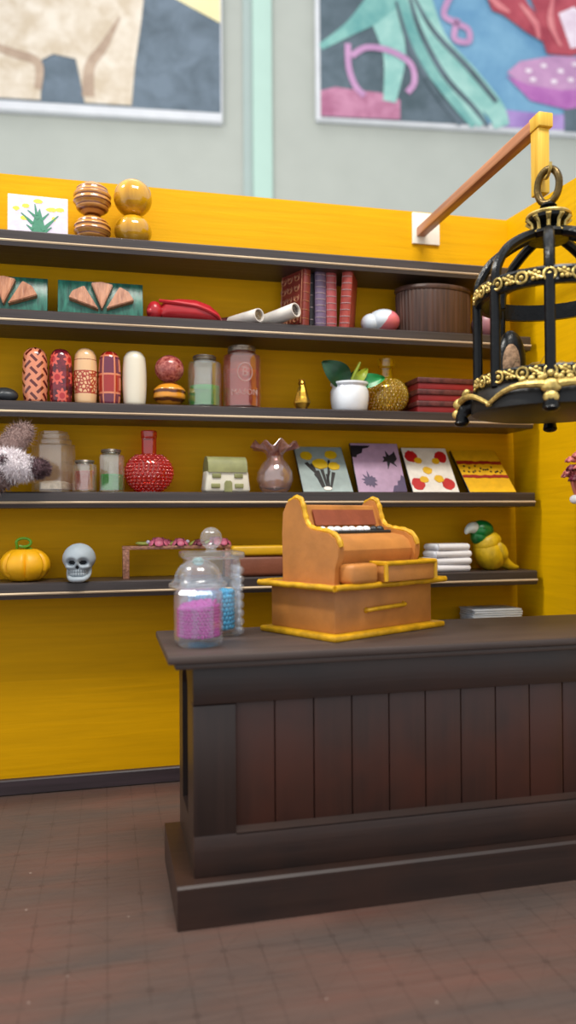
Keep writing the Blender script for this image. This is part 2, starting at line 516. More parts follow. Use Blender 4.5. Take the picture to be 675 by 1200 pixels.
a.build('painted_scene', [paint('blue_paint', '#5d8fb4', '#7aa9c6', 2), paint('dark_slate_paint', '#43545c', '#5e6d78', 3), paint('magenta_grey_paint', '#a2607f', '#c488a4', 4),
                          paint('teal_paint', '#5f9c9a', '#84b8b0', 4), paint('pale_teal_paint', '#7fb5ae', '#a3cdc4', 4), paint('violet_paint', '#8f6fb0', '#b094cc', 3),
                          paint('pink_paint', '#b083ac', '#c596bd', 4), paint('deep_pink_paint', '#a45aa4', '#b873b4', 4), paint('pale_pink_paint', '#d9c2d2', '#eee0ea', 4),
                          paint('red_fur_paint', '#9a3244', '#bb4f5c', 4), paint('light_red_paint', '#cf7078', '#dd8a8c', 4)], cv)

# ------------------------------------------------------------------ five wall shelves
ords = [(Z1, 'topmost', 'under the framed card and the round wooden beads'), (Z2, 'second from the top', 'under the green tiles and red books'),
        (Z3, 'middle', 'under the patterned barrel beads and potted plant'), (Z4, 'fourth from the top', 'under the round coral red bottle'),
        (Z5, 'lowest', 'under the pumpkin and the skull')]
for k, (z, od, wh) in enumerate(ords):
    t = thing('wall_shelf', f'dark wood wall shelf, {od}, {wh}', 'shelf', (0, 0, z), 0, 'dark wood wall shelves')
    b = MB()
    xr = wall_x(z) - 0.03
    T = 0.06
    b.prism([(0, 0), (-0.214, 0), (-SD, -0.005), (-SD, -0.034), (-0.214, -0.036), (-0.214, -0.044), (-SD - 0.003, -0.045), (-SD + 0.001, -T), (0, -T)], -1.6, xr, 'x')
    b.build('board', M['shelf'], t)
    e = MB(); e.prism([(-0.2135, -0.0345), (-SD - 0.003, -0.036), (-SD - 0.006, -0.0405), (-SD - 0.004, -0.0448), (-0.2135, -0.0445)], -1.6, xr + 0.001, 'x')
    eo = e.build('bare_wood_edge', M['worn'], t); eo['label'] = 'worn pale wood line along the front edge'

# ------------------------------------------------------------------ the counter
cx0, cx1 = 0.178, 1.72
ct = thing('shop_counter', 'dark stained wooden shop counter with vertical plank front panel', 'counter', (0, 0, 0))
CF, CB = -1.138, -0.745        # body front and back
b = MB()
b.prism([(-1.178, 0.0), (-1.178, 0.108), (-1.172, 0.115), (-0.735, 0.115), (-0.735, 0.0)], cx0, cx1, 'x')
b.build('plinth', M['counter'], ct)
b = MB().box(((cx0 + cx1) / 2 - 0.008, -0.957, 0.711), (cx1 - cx0 + 0.03, 0.486, 0.022), bev=0.005)
b.build('countertop', M['ctop'], ct)
b = MB().box(((cx0 + cx1) / 2, -0.955, 0.692), (cx1 - cx0 + 0.006, 0.466, 0.016), bev=0.004)
b.build('countertop_moulding', M['ctop'], ct)
b = MB()
bx0, bx1 = 0.226, 1.66
for z_, h_ in ((0.631, 0.107), (0.171, 0.112)): MB().box(((bx0 + bx1) / 2, CF + 0.02, z_), (bx1 - bx0, 0.04, h_), bev=0.003).build('front_rail', M['counter'], ct)
for x_ in (bx0 + 0.058, bx1 - 0.058): MB().box((x_, CF + 0.02, 0.4), (0.116, 0.0405, 0.35), bev=0.002).build('front_stile', M['counter_v'], ct)
b = MB()
b.prism([(CF + 0.0, 0.227), (CF + 0.024, 0.236), (CF + 0.024, 0.222), (CF, 0.222)], bx0 + 0.116, bx1 - 0.116, 'x')
b.build('panel_bead', M['counter'], ct)
b = MB()
x = bx0 + 0.117
while x < bx1 - 0.12:
    x2 = min(x + 0.1125, bx1 - 0.117)
    b.box(((x + x2) / 2, CF + 0.032, 0.40), (x2 - x - 0.0022, 0.016, 0.36), bev=0.003)
    x = x2
b.build('plank_panel', M['plank'], ct)
MB().box(((bx0 + bx1) / 2, CF + 0.046, 0.40), (bx1 - bx0 - 0.1, 0.012, 0.40)).build('panel_backing', M['groove'], ct)
b = MB()   # left end: a frame around an arched recess
E0, E1 = CF + 0.04, CB
b.box((bx0 + 0.012, E0 + 0.05, 0.40), (0.024, 0.10, 0.57))
b.box((bx0 + 0.012, E1 - 0.05, 0.40), (0.024, 0.10, 0.57))
b.box((bx0 + 0.012, (E0 + E1) / 2, 0.175), (0.024, E1 - E0 - 0.2, 0.12))
arch = [(E0 + 0.10, 0.58)] + [((E0 + E1) / 2 - math.cos(PI * k / 10) * ((E1 - E0) / 2 - 0.10), 0.58 + 0.07 * math.sin(PI * k / 10)) for k in range(1, 10)] + [(E1 - 0.10, 0.58), (E1 - 0.10, 0.685), (E0 + 0.10, 0.685)]
b.prism(arch, bx0, bx0 + 0.024, 'x')
b.build('end_frame', M['counter_v'], ct)
MB().box((bx0 + 0.05, (E0 + E1) / 2, 0.40), (0.012, E1 - E0, 0.57)).build('end_panel', M['groove'], ct)
MB().box((bx1 - 0.012, (E0 + E1) / 2, 0.40), (0.024, E1 - E0, 0.57), bev=0.003).build('right_end', M['counter_v'], ct)
MB().box(((bx0 + bx1) / 2, CB + 0.0, 0.40), (bx1 - bx0 - 0.02, 0.02, 0.57)).build('back_panel', M['counter_v'], ct)

# ------------------------------------------------------------------ cash register on the counter
rz = math.radians(27.5)
rg = thing('cash_register', 'old fashioned tan clay cash register with yellow painted edges on the counter', 'cash register', (0.635, -1.107, 0.722), rz)
W_, D_ = 0.505, 0.345
b = MB().box((W_ / 2, D_ / 2, 0.009), (W_, D_, 0.018), bev=0.006); b.build('base_plate', M['goldp'], rg)
b = MB().box((W_ / 2 + 0.0, D_ / 2 + 0.005, 0.0825), (W_ - 0.062, D_ - 0.055, 0.131), bev=0.005)
bo = b.build('drawer_box', M['clay'], rg)
hx0, hx1, hy = W_ * 0.32, W_ * 0.66, 0.0325
b = MB().tube(smooth([(hx0, hy + 0.002, 0.078), (hx0 + 0.008, hy - 0.012, 0.08), ((hx0 + hx1) / 2, hy - 0.016, 0.083), (hx1 - 0.008, hy - 0.012, 0.084), (hx1, hy + 0.002, 0.086)], 5), 0.0065, 10)
b.ball((hx0, hy, 0.078), 0.009, 10).ball((hx1, hy, 0.086), 0.008, 10)
h = b.build('drawer_handle', M['goldp'], bo)
b = MB().box((W_ / 2, D_ / 2, 0.155), (W_, D_, 0.010), bev=0.004); b.build('middle_plate', M['clay'], rg)
b = MB()
for k in range(4):
    x0_, y0_, x1_, y1_ = [(0, 0, W_, 0), (W_, 0, W_, D_), (W_, D_, 0, D_), (0, D_, 0, 0)][k]
    b.tube([(x0_ + (x1_ - x0_) * j / 10, y0_ + (y1_ - y0_) * j / 10, 0.155 + 0.0012 * math.sin(j * 2.1 + k)) for j in range(11)], 0.0095, 10)
b.build('plate_edging', M['goldp'], rg)
# upper body: side profile (v = depth from the front, h = height above the plate)
UX0, UX1, UY = 0.045, 0.415, 0.045
prof = [(0.235, 0.0), (0.238, 0.15), (0.233, 0.215), (0.215, 0.245), (0.185, 0.258), (0.163, 0.254), (0.150, 0.232), (0.140, 0.198), (0.124, 0.172), (0.100, 0.162), (0.070, 0.158), (0.030, 0.152), (0.0, 0.136), (-0.014, 0.108), (-0.012, 0.080), (0.0, 0.050), (0.004, 0.0)]
curve = prof[3:16]


def inprof(dv, dh): return [(UY + v + (dv if 0 < i < len(prof) - 1 else dv), 0.160 + max(0.0, hh - dh)) for i, (v, hh) in enumerate(prof)]


cheeks = [(UX0, UX0 + 0.024), (UX1 - 0.024, UX1)]
for x0_, x1_ in cheeks:
    b = MB(); b.prism([(UY + v, 0.160 + hh) for v, hh in prof], x0_, x1_, 'x'); c_ = b.build('side_cheek', M['clay'], rg, angle=25)
    pts = smooth([((x0_ + x1_) / 2, UY + v - 0.001, 0.160 + hh + 0.003) for v, hh in curve[:-2]], 4)
    MB().tube(pts, [0.0085 + 0.0012 * math.sin(i * 1.7) for i in range(len(pts))], 8).build('yellow_edging', M['goldp'], c_)
inner = [(0.225, 0.0), (0.225, 0.225), (0.19, 0.240), (0.165, 0.236), (0.158, 0.222), (0.140, 0.170), (0.124, 0.156), (0.100, 0.150), (0.070, 0.146), (0.034, 0.140), (0.010, 0.124), (-0.002, 0.100), (0.002, 0.076), (0.014, 0.052), (0.014, 0.0)]
b = MB(); b.prism([(UY + v, 0.160 + hh) for v, hh in inner], UX0 + 0.024, UX1 - 0.024, 'x'); b.build('cabinet', M['clay'], rg, angle=35)
b = MB()
b.prism([(UY + 0.1535, 0.160 + 0.222), (UY + 0.139, 0.160 + 0.174), (UY + 0.133, 0.160 + 0.175), (UY + 0.149, 0.160 + 0.224)], UX0 + 0.05, UX1 - 0.045, 'x'); b.build('sign_panel', M['clayred'], rg)
for k in range(9):
    kx = UX0 + 0.052 + k * 0.0325
    MB().ball((kx, UY + 0.108 - 0.004 * (k % 2), 0.160 + 0.160), 0.015, 10, sc=(1.0, 1.1, 0.75)).build('key', M['white'] if k < 7 else M['dgrey'], rg)
MB().tube([(UX0 + 0.04, UY + 0.088, 0.160 + 0.152), (UX1 - 0.03, UY + 0.088, 0.160 + 0.152)], 0.006, 8).build('key_rail', M['dgrey'], rg)
MB().box((UX0 + 0.075, 0.022, 0.160 + 0.031), (0.115, 0.062, 0.060), bev=0.014, seg=3).build('front_block', M['clay'], rg)
dr = MB().box((UX0 + 0.262, 0.012, 0.160 + 0.030), (0.235, 0.070, 0.055), bev=0.006).build('front_drawer', M['clay'], rg)
y_ = -0.024; xa, xb = UX0 + 0.146, UX0 + 0.379
MB().tube([(xa, 0.04, 0.219), (xa, y_, 0.219), (xb, y_, 0.219), (xb, 0.04, 0.219)], 0.0075, 8).tube([(xa, y_, 0.217), (xa, y_, 0.166)], 0.007, 8).tube([(xb, y_, 0.217), (xb, y_, 0.166)], 0.007, 8).build('yellow_edging', M['goldp'], dr)

# ------------------------------------------------------------------ two glass jars on the counter
G = {}
G['clear'] = glass('clear_thick_glass', '#fbfdff', 0.14, 1.5, 0.06, '#ffffff')
G['milky'] = glass('frosted_clear_glass', '#fafcff', 0.085, 1.5, 0.14, '#ffffff')
G['thin'] = glass('thin_clear_glass', '#fdfdf8', 0.07, 2.8, 0.05, '#fffdf6')
G['pinkish'] = glass('pink_tinted_glass', '#fbdcd2', 0.10, 2.4, 0.05, '#f6c4b8')
G['red'] = glass('coral_red_glass', '#ff8468', 0.30, 1.7, 0.05, '#ff5f4a')
G['yellow'] = glass('yellow_glass', '#fff060', 0.30, 1.8, 0.05, '#f8dc18')
G['irid'] = glass('iridescent_pink_glass', '#fff4f0', 0.20, 2.6, 0.05, '#f2e2e4')


def bead_pile(rx, ry, z0, z1, tilt, r, n, seed):
    """little beads packed against the inside of a jar, over a solid core; uncountable"""
    R = random.Random(seed); b = MB()
    b.lathe([(0, z0), (rx - r, z0), (rx - r, z1 - tilt * 0.5), (rx * 0.5, z1), (0, z1 + 0.002)], 20, sx=1, sy=ry / rx)
    rows = int((z1 - z0) / (r * 1.55))
    for i in range(rows + 1):
        z = z0 + r + i * r * 1.55
        cnt = int(2 * PI * rx / (r * 1.9))
        for k in range(cnt):
            a_ = 2 * PI * (k + 0.5 * (i % 2)) / cnt
            top = z1 + tilt * math.cos(a_ - 0.5)
            if z > top: continue
            b.ball(((rx - r * 0.6) * math.cos(a_), (ry - r * 0.6) * math.sin(a_), z + R.uniform(-.001, .001)), r, 6)
    for k in range(n):
        a_ = R.uniform(0, 2 * PI); q_ = math.sqrt(R.random())
        b.ball((rx * .92 * q_ * math.cos(a_), ry * .92 * q_ * math.sin(a_), z1 + tilt * q_ * math.cos(a_ - 0.5)), r, 6)
    return b


jr = thing('candy_jar', 'frosted glass candy jar of magenta beads with domed lid, at front of counter end', 'jar', (0.2545, -1.03, 0.7225), 0.15)
b = MB().lathe([(0, 0.0), (0.060, 0.0), (0.067, 0.008), (0.069, 0.03), (0.069, 0.148), (0.060, 0.158), (0.060, 0.166), (0.055, 0.166), (0.055, 0.156), (0.0635, 0.146), (0.0635, 0.026), (0.058, 0.022), (0, 0.020)], 8, poly=True)
b.build('jar_body', G['milky'], jr, angle=30)
b = bead_pile(0.060, 0.060, 0.024, 0.112, 0.010, 0.0058, 150, 3); bo = b.build('magenta_beads', mat('magenta_bead', '#b00492', 0.3, vary=0.2, scale=60, bump=0), jr); bo['kind'] = 'stuff'
b = MB().lathe([(0, 0.160), (0.070, 0.160), (0.082, 0.166), (0.083, 0.174), (0.074, 0.180), (0.068, 0.186), (0.064, 0.205), (0.050, 0.226), (0.028, 0.239), (0.0, 0.243)], 28)
ld = b.build('jar_lid', G['milky'], jr)
MB().ball((0, 0, 0.236), 0.017, 14, sc=(1, 1, 0.7)).build('lid_knob', glass('pale_blue_glass', '#d8f4f4', 0.35, 1.5, 0.06, '#d0f0f0'), ld)

jr = thing('candy_jar', 'square knobbly glass jar of blue beads with ball stopper, behind the magenta jar', 'jar', (0.318, -0.835, 0.7225), 0.0)
b = MB()
s_ = 0.082
b.box((0, 0, 0.118), (2 * s_, 2 * s_ * 0.85, 0.236), bev=0.012)
for k in range(8):
    for sx_, sy_ in ((1, -1), (-1, -1), (1, 1), (-1, 1)):
        b.ball((sx_ * (s_ - 0.003), sy_ * (s_ * 0.85 - 0.003), 0.018 + k * 0.026), 0.0125, 10)
    for j in (-1, 0, 1):
        b.ball((s_ - 0.002, j * 0.036, 0.018 + k * 0.026), 0.012, 10)
b.build('jar_body', G['milky'], jr, angle=30)
b = bead_pile(0.070, 0.058, 0.016, 0.128, 0.004, 0.0085, 60, 5); bo = b.build('blue_beads', mat('sky_blue_bead', '#1796bd', 0.3, vary=0.2, scale=60, bump=0), jr); bo['kind'] = 'stuff'
ld = MB().box((0, 0, 0.246), (0.186, 0.158, 0.022), bev=0.008).build('jar_lid', G['milky'], jr)
MB().lathe([(0, 0.255), (0.022, 0.255), (0.014, 0.262), (0.016, 0.266)] + [(0.034 * math.sin(PI * t / 12), 0.297 - 0.034 * math.cos(PI * t / 12)) for t in range(2, 13)], 24).build('ball_stopper', G['clear'], ld)

# ------------------------------------------------------------------ hanging birdcage and its bracket
br = thing('bracket_arm', 'copper rod with yellow end post fixed to the back wall, holding the birdcage', 'bracket', (1.3817, 0, 2.36))
MB().box((0.026, -0.006, 0.018), (0.130, 0.012, 0.140), bev=0.002).build('mounting_plate', M['cream'], br)
MB().box((0, -0.48, 0.0), (0.042, 0.94, 0.042), bev=0.006).build('rod', M['copper'], br)
MB().box((0.008, -0.972, 0.004), (0.052, 0.062, 0.046), bev=0.004).build('end_cap', M['rodyel'], br)
MB().box((0.006, -0.968, -0.125), (0.040, 0.050, 0.212), bev=0.004).build('end_post', M['rodyel'], br)
MB().tube(smooth([(0.004, -0.985, -0.176), (-0.004, -1.015, -0.197), (-0.0125, -1.043, -0.2005), (-0.020, -1.066, -0.191), (-0.022, -1.072, -0.171)], 4), 0.005, 8).build('hook', M['gold'], br)

cg = thing('birdcage', 'ornate black and gold domed birdcage hanging from the copper rod', 'birdcage', (1.369, -1.043, 1.374), math.radians(-122))
# local frame: +x points to the camera; heights from the feet
R0 = 0.222
ZB, ZU = 0.125, 0.405          # lower and upper band
b = MB().lathe([(0, 0.026), (0.225, 0.026), (0.244, 0.032), (0.246, 0.06), (0.238, 0.085), (0.226, 0.10), (0.226, 0.11), (0, 0.11)], 40)
b.build('base_tray', mat('dull_black_metal', '#050506', 0.5, vary=0.3, bump=0.3), cg)


def band(z, hgt):
    b = MB().lathe([(R0 - 0.014, z - hgt), (R0 + 0.004, z - hgt), (R0 + 0.008, z - hgt * 0.7), (R0 + 0.004, z - hgt * 0.5), (R0 + 0.004, z + hgt * 0.5), (R0 + 0.008, z + hgt * 0.7), (R0 + 0.004, z + hgt), (R0 - 0.014, z + hgt), (R0 - 0.014, z - hgt)], 48)
    return b.build('band', M['cage'], cg)


def gold_chain(z, rr, n):
    b = MB()
    for k in range(n):
        a_ = 2 * PI * k / n
        def P_(u, v): return ((rr + 0.004) * math.cos(a_ + u), (rr + 0.004) * math.sin(a_ + u), z + v)
        du = PI / n
        if k % 2 == 0:
            b.tube([P_(du * 0.85 * math.cos(t), 0.0165 * math.sin(t)) for t in [2 * PI * j / 12 for j in range(12)]], 0.0042, 6, closed=True)
            b.ball(P_(0, 0), 0.0075, 8)
        else:
            for uu, vv in ((-0.5, 0.006), (0.5, 0.006), (-0.3, -0.008), (0.35, -0.008), (0, 0.012)):
                b.ball(P_(du * uu, vv), 0.0068, 8)
            b.tube([P_(-du, 0.012), P_(0, 0.002), P_(du, -0.010)], 0.005, 6)
    return b


for z, hg in ((ZB, 0.022), (ZU, 0.026)):
    bo = band(z, hg)
    gold_chain(z, R0 + 0.004, 36).build('gold_chain_trim', M['gold'], bo)
for k in range(8):
    a_ = 2 * PI * k / 8
    ca, sa = math.cos(a_), math.sin(a_)
    b = MB()
    b.tube([(R0 * ca, R0 * sa, 0.10), (R0 * ca, R0 * sa, 0.27), (R0 * ca, R0 * sa, ZU)], 0.016, 10)
    b.build('bar', M['cage'], cg)
    dome = smooth([(R0 - 0.004, ZU + 0.01), (R0 - 0.008, ZU + 0.06), (R0 - 0.045, ZU + 0.118), (R0 - 0.105, ZU + 0.160), (0.055, ZU + 0.188), (0.02, ZU + 0.200)], 4)
    MB().tube([(r_ * ca, r_ * sa, z_) for r_, z_ in dome], 0.016, 8).build('dome_rib', M['cage'], cg)
b = MB().lathe([(0, 0.575), (0.06, 0.575), (0.074, 0.588), (0.066, 0.60), (0.04, 0.606), (0.034, 0.622), (0.05, 0.634), (0.064, 0.640), (0.066, 0.650), (0.05, 0.658), (0.022, 0.664), (0.018, 0.680), (0.026, 0.688), (0.018, 0.698), (0, 0.70)], 24)
fi = b.build('finial', M['cage'], cg)
b = MB()
for k in range(10):
    a_ = 2 * PI * k / 10
    b.tube([(0.070 * math.cos(a_), 0.070 * math.sin(a_), 0.586), (0.048 * math.cos(a_), 0.048 * math.sin(a_), 0.608), (0.052 * math.cos(a_), 0.052 * math.sin(a_), 0.63), (0.068 * math.cos(a_), 0.068 * math.sin(a_), 0.646)], [0.009, 0.006, 0.006, 0.009], 6)
b.tube([(0.064 * math.cos(t), 0.064 * math.sin(t), 0.655) for t in [2 * PI * j / 24 for j in range(24)]], 0.006, 6, closed=True)
b.build('gold_leaf_crown', M['gold'], fi)
rot = math.radians(35)
pts = [(0.034 * math.cos(t) * math.sin(rot), 0.040 * math.cos(t) * math.cos(rot) * 1.0, 0.752 + 0.054 * math.sin(t)) for t in [2 * PI * j / 28 for j in range(28)]]
MB().tube(pts, 0.0115, 10, closed=True).build('hanging_ring', mat('dark_bronze', '#5d4a24', 0.3, 0.7, vary=0.4, scale=30, bump=0.4), cg)
# four feet with gold masks and the swags between them
for k in range(4):
    a_ = PI / 2 * k
    F = Matrix.Rotation(a_, 4, 'Z')
    b = MB()
    b.tube([F @ Vector(v) for v in ((0.225, 0, 0.075), (0.262, 0, 0.060), (0.276, 0, 0.035), (0.272, 0, 0.012))], [0.028, 0.026, 0.020, 0.024], 10)
    b.ball(F @ Vector((0.276, 0, 0.012)), 0.020, 12, sc=(1.2, 1.2, 0.6))
    ft = b.build('foot', M['cage'], cg)
    b = MB()
    b.ball(F @ Vector((0.258, 0, 0.112)), 0.012, 10).ball(F @ Vector((0.262, 0.016, 0.104)), 0.009, 8).ball(F @ Vector((0.262, -0.016, 0.104)), 0.009, 8)
    b.ball(F @ Vector((0.274, 0, 0.074)), 0.022, 12, sc=(0.7, 1.3, 1.0))
    b.ball(F @ Vector((0.284, 0, 0.042)), 0.020, 12, sc=(0.6, 1.1, 0.9))
    for s_ in (-1, 1):
        pts = []
        for j in range(9):
            t = j / 8
            an = s_ * (0.06 + t * (PI / 4 - 0.03))
            rr = 0.276 - 0.026 * math.sin(t * PI / 2)
            pts.append(F @ Vector((rr * math.cos(an), rr * math.sin(an), 0.080 + 0.020 * math.sin(t * PI) - 0.038 * t)))
        b.tube(pts, [0.012 - 0.006 * j / 8 for j in range(9)], 8)
        for j in range(5):
            an = s_ * (0.10 + 0.05 * j)
            b.ball(F @ Vector((0.262 * math.cos(an), 0.262 * math.sin(an), 0.10 - 0.012 * (j % 2))), 0.011, 8)
    b.build('gold_scroll', M['gold'], ft)

# dark figure standing in the cage
cf = thing('cage_figure', 'dark rounded figure with tan front standing inside the birdcage', 'figurine', (1.283, -0.953, 1.486))
b = MB().ball((0, 0, 0.10), 0.055, 20, sc=(0.85, 0.75, 1.8), fun=lambda v: (v[0] * (1.1 - 0.9 * max(0, v[2])), v[1], v[2]))
b.build('body', M['cage'], cf)
MB().ball((-0.014, -0.030, 0.085), 0.04, 16, sc=(0.75, 0.5, 1.6)).build('tan_front', mat('tan_rough_fibre', '#9a7a5e', 0.9, vary=0.5, scale=60, bump=1.0, bscale=90), cf)
R = random.Random(4)
b = MB()
for k in range(110):
    a_ = R.uniform(0, 2 * PI); r_ = 0.17 * math.sqrt(R.random()); z0 = 0.004 + 0.05 * R.random() ** 2
    c0 = Vector((r_ * math.cos(a_), r_ * math.sin(a_), z0))
    d = Vector((-math.sin(a_) + R.uniform(-.6, .6), math.cos(a_) + R.uniform(-.6, .6), R.uniform(0, 0.9))) * 0.035
    if (c0 + d).xy.length > 0.19: d = -d; d.z = abs(d.z)
    b.tube([c0, c0 + d * 0.6 + Vector((0, 0, 0.008)), c0 + d], 0.0011, 4, cap=False)
so = b.build('dry_straw', mat('dry_straw', '#a08a62', 0.8, vary=0.3), loc=(1.369, -1.043, 1.4845)); tag(so, 'wisps of dry straw on the floor of the birdcage', 'straw', None, 'stuff')

# ------------------------------------------------------------------ TOP SHELF
def card(name, label, w, h, loc, tilt, rz, edge_m, face_fn, mats, thick=0.012, shear=0.0, group=None):
    """a panel leaning back by tilt; front face is local -y; x runs from -w/2; painted patches are (x, z) on the face"""
    t = thing(name, label, 'art card', loc, rz, group)
    Rm = Matrix.Rotation(-tilt, 4, 'X')
    b = MB().box((0, thick / 2, h / 2), (w, thick, h), bev=0.0015)
    b.bm.transform(Rm)
    b.build('panel', edge_m, t)
    b = MB()
    b.prism([(-w / 2 + .002, .002), (w / 2 - .002, .002), (w / 2 - .002, h - .002), (-w / 2 + .002, h - .002)], -0.0012, 0.0002, 'y', 0)
    face_fn(b, w, h)
    b.bm.transform(Rm)
    b.build('painted_face', mats, t)
    return t


def patch(b, pts, lvl, mi): b.prism(pts, -0.0012 - 0.0008 * lvl, -0.0006, 'y', mi)


def blob(cx_, cz_, rx, rz_, seed, n=16, amp=0.15):
    R = random.Random(seed)
    return [(cx_ + rx * math.cos(2 * PI * k / n) * (1 + R.uniform(-amp, amp)), cz_ + rz_ * math.sin(2 * PI * k / n) * (1 + R.uniform(-amp, amp))) for k in range(n)]


def line(p, q_, w0, w1=None):
    w1 = w0 if w1 is None else w1
    a_, b_ = Vector(p), Vector(q_); t = (b_ - a_).normalized(); n_ = Vector((-t.y, t.x))
    return [tuple(a_ + n_ * w0 / 2), tuple(b_ + n_ * w1 / 2), tuple(b_ - n_ * w1 / 2), tuple(a_ - n_ * w0 / 2)]


P_ = {n: mat('paint_' + n, h, 0.5, vary=0.1, scale=30, bump=0.2) for n, h in dict(lav='#cdc3d4', green='#2e7a5c', yel='#eadb3c', grey='#8d9a97', dyel='#c9a400', dk='#17100d', lilac='#a98aa6',
       ink='#120c16', purp='#4b3c5c', white='#ddd6cc', red='#b50f14', gold='#d8a808', ochre='#dba80a', maroon='#8f1810').items()}


def f_plant(b, w, h):
    patch(b, [(-0.026, 0), (0.024, 0), (0.026, 0.05), (0.018, 0.085), (0.006, 0.13), (-0.002, 0.11), (-0.008, 0.125), (-0.012, 0.095), (-0.022, 0.06)], 1, 1)
    for p, q2, w0 in (((-0.02, 0.065), (-0.062, 0.105), 0.014), ((0.0, 0.085), (-0.038, 0.118), 0.014), ((0.015, 0.04), (0.075, 0.105), 0.018), ((0.02, 0.03), (0.050, 0.055), 0.014), ((0.012, 0.08), (0.040, 0.112), 0.012), ((-0.02, 0.04), (-0.042, 0.058), 0.012), ((-0.005, 0.1), (-0.012, 0.145), 0.012)):
        patch(b, line(p, q2, w0, 0.003), 2, 1)
    for k, (x_, z_, rx) in enumerate(((0.0, 0.158, 0.016), (-0.045, 0.135, 0.014), (-0.08, 0.122, 0.012), (-0.05, 0.085, 0.014), (0.050, 0.128, 0.02), (0.08, 0.130, 0.016), (0.058, 0.09, 0.008))):
        patch(b, blob(x_, z_, rx, 0.009, k), 1, 2)


card('art_card', 'small pale lilac card painted with a green plant, leaning on top shelf', 0.222, 0.180, (-0.248, -0.125, Z1 + .0005), math.radians(7), math.radians(2), M['cream'], f_plant, [P_['lav'], P_['green'], P_['yel']])


def ringed(name, dark, light, per, thr, rough=0.22, axis=2, dist=0.6):
    a = NT(name); tc = a.n('ShaderNodeTexCoord'); sp = a.n('ShaderNodeSeparateXYZ'); a.l(tc.outputs['Object'], sp.inputs[0])
    nz = a.noise(a.coords((1, 1, 1)), 14, 3)
    v = a.math('ADD', a.math('DIVIDE', sp.outputs[axis], per), a.math('MULTIPLY', nz, dist))
    r = a.math('FRACT', v)
    a.base(a.ramp(r, [(0, lin(dark)), (thr, lin(dark)), (min(.99, thr + .15), lin(light)), (0.9, lin(light)), (1, lin(dark))]))
    a.rough(rough); a.b.inputs['Coat Weight'].default_value = 0.5; a.b.inputs['Coat Roughness'].default_value = 0.1
    return a.m


def beadprof(r, z0, flat=0.86, n=14, ribs=0, amp=0.0):
    pr = []
    for i in range(n + 1):
        t = PI * i / n
        z = z0 + r * flat * (1 - math.cos(t)); rr = r * math.sin(t)
        if ribs and 0 < i < n: rr *= 1 + amp * math.cos(2 * PI * ribs * (1 - math.cos(t)) / 2)
        pr.append((max(rr, 0.012 if 0 < i < n else 0.0), z))
    return pr


t = thing('bead_ornament', 'ring-striped brown wooden double bead ornament on the top shelf', 'ornament', (-0.045, -0.12, Z1), 0, 'wooden double beads on the top shelf')
ms = ringed('striped_wood', '#6b3616', '#c2843c', 0.0165, 0.22)
MB().lathe(beadprof(0.070, 0, 0.80, 40, 5, 0.035), 32).build('lower_bead', ms, t)
MB().lathe(beadprof(0.072, 0.109, 0.93, 44, 5, 0.035), 32).build('upper_bead', ms, t)
t = thing('bead_ornament', 'shiny golden yellow wooden double bead ornament on the top shelf', 'ornament', (0.111, -0.12, Z1), 0, 'wooden double beads on the top shelf')
my = wood('golden_lacquered_wood', '#a8720a', '#d9a21a', 'z', 16, 0.12, 0.05); my.node_tree.nodes['Principled BSDF'].inputs['Coat Weight'].default_value = 0.8
MB().lathe(beadprof(0.074, 0, 0.86), 36).build('lower_bead', my, t)
MB().lathe(beadprof(0.076, 0.122, 0.96), 36).build('upper_bead', my, t)

# ------------------------------------------------------------------ SECOND SHELF
mt = wood('green_stained_tile', '#12352d', '#3c8873', 'z', 46, 0.28, 0.5)
mt2 = wood('copper_grain', '#8c4f30', '#cd8d66', 'z', 60, 0.3, 0.5)


def fan_tile(label, x):
    t = thing('fan_tile', label, 'tile', (x, -0.155, Z2 + .001), 0, 'green tiles with copper fans')
    w, h = 0.322, 0.150; Rm = Matrix.Rotation(-math.radians(12), 4, 'X')
    b = MB().box((0, 0.011, h / 2), (w, 0.022, h), bev=0.002); b.bm.transform(Rm); b.build('tile_slab', mt, t)
    wed = [[(-0.008, -0.052), (-0.118, -0.010), (-0.104, 0.020), (-0.062, 0.044)], [(0.004, -0.050), (-0.036, 0.058), (0.004, 0.064), (0.046, 0.054)], [(0.020, -0.048), (0.070, 0.048), (0.104, 0.028), (0.124, -0.008)]]
    for pl in wed:
        b = MB(); b.prism([(p[0] * 1.02, p[1] + h / 2) for p in pl], -0.026, 0.002, 'y')
        bmesh.ops.bevel(b.bm, geom=[e for e in b.bm.edges], offset=0.003, segments=2, affect='EDGES')
        b.bm.transform(Rm); b.build('copper_wedge', mt2, t)


fan_tile('green tile with three raised copper wedges, left one cut off by the frame', -0.374)
fan_tile('green tile with three raised copper wedges, whole one beside the red pod', -0.014)

rp = thing('red_pod', 'glossy dark red pod-shaped ornament with knobbed left end on the second shelf', 'ornament', (0.31, -0.13, Z2))
mr = wood('red_glossy_leather', '#96121c', '#d8393f', 'x', 22, 0.25, 0.35)
b = MB()
pr = [(-0.095, 0.028), (-0.07, 0.045), (-0.02, 0.052), (0.04, 0.052), (0.09, 0.043), (0.125, 0.030), (0.148, 0.012)]
b.tube([(x_, 0.0, r_ * 0.92 - 0.002 + (0.004 if x_ < 0.12 else 0)) for x_, r_ in pr], [r_ for _, r_ in pr], 18, flat=0.9)
b.build('pod', mr, rp)
MB().ball((-0.118, -0.01, 0.040), 0.040, 18, sc=(0.8, 1, 1)).ball((-0.135, -0.03, 0.034), 0.016, 10).build('knob', mr, rp)
MB().tube(smooth([(-0.10, -0.03, 0.078), (-0.03, -0.052, 0.068), (0.05, -0.052, 0.058), (0.12, -0.04, 0.034), (0.145, -0.012, 0.014)], 5), [0.007] * 21, 6).build('seam', mr, rp)


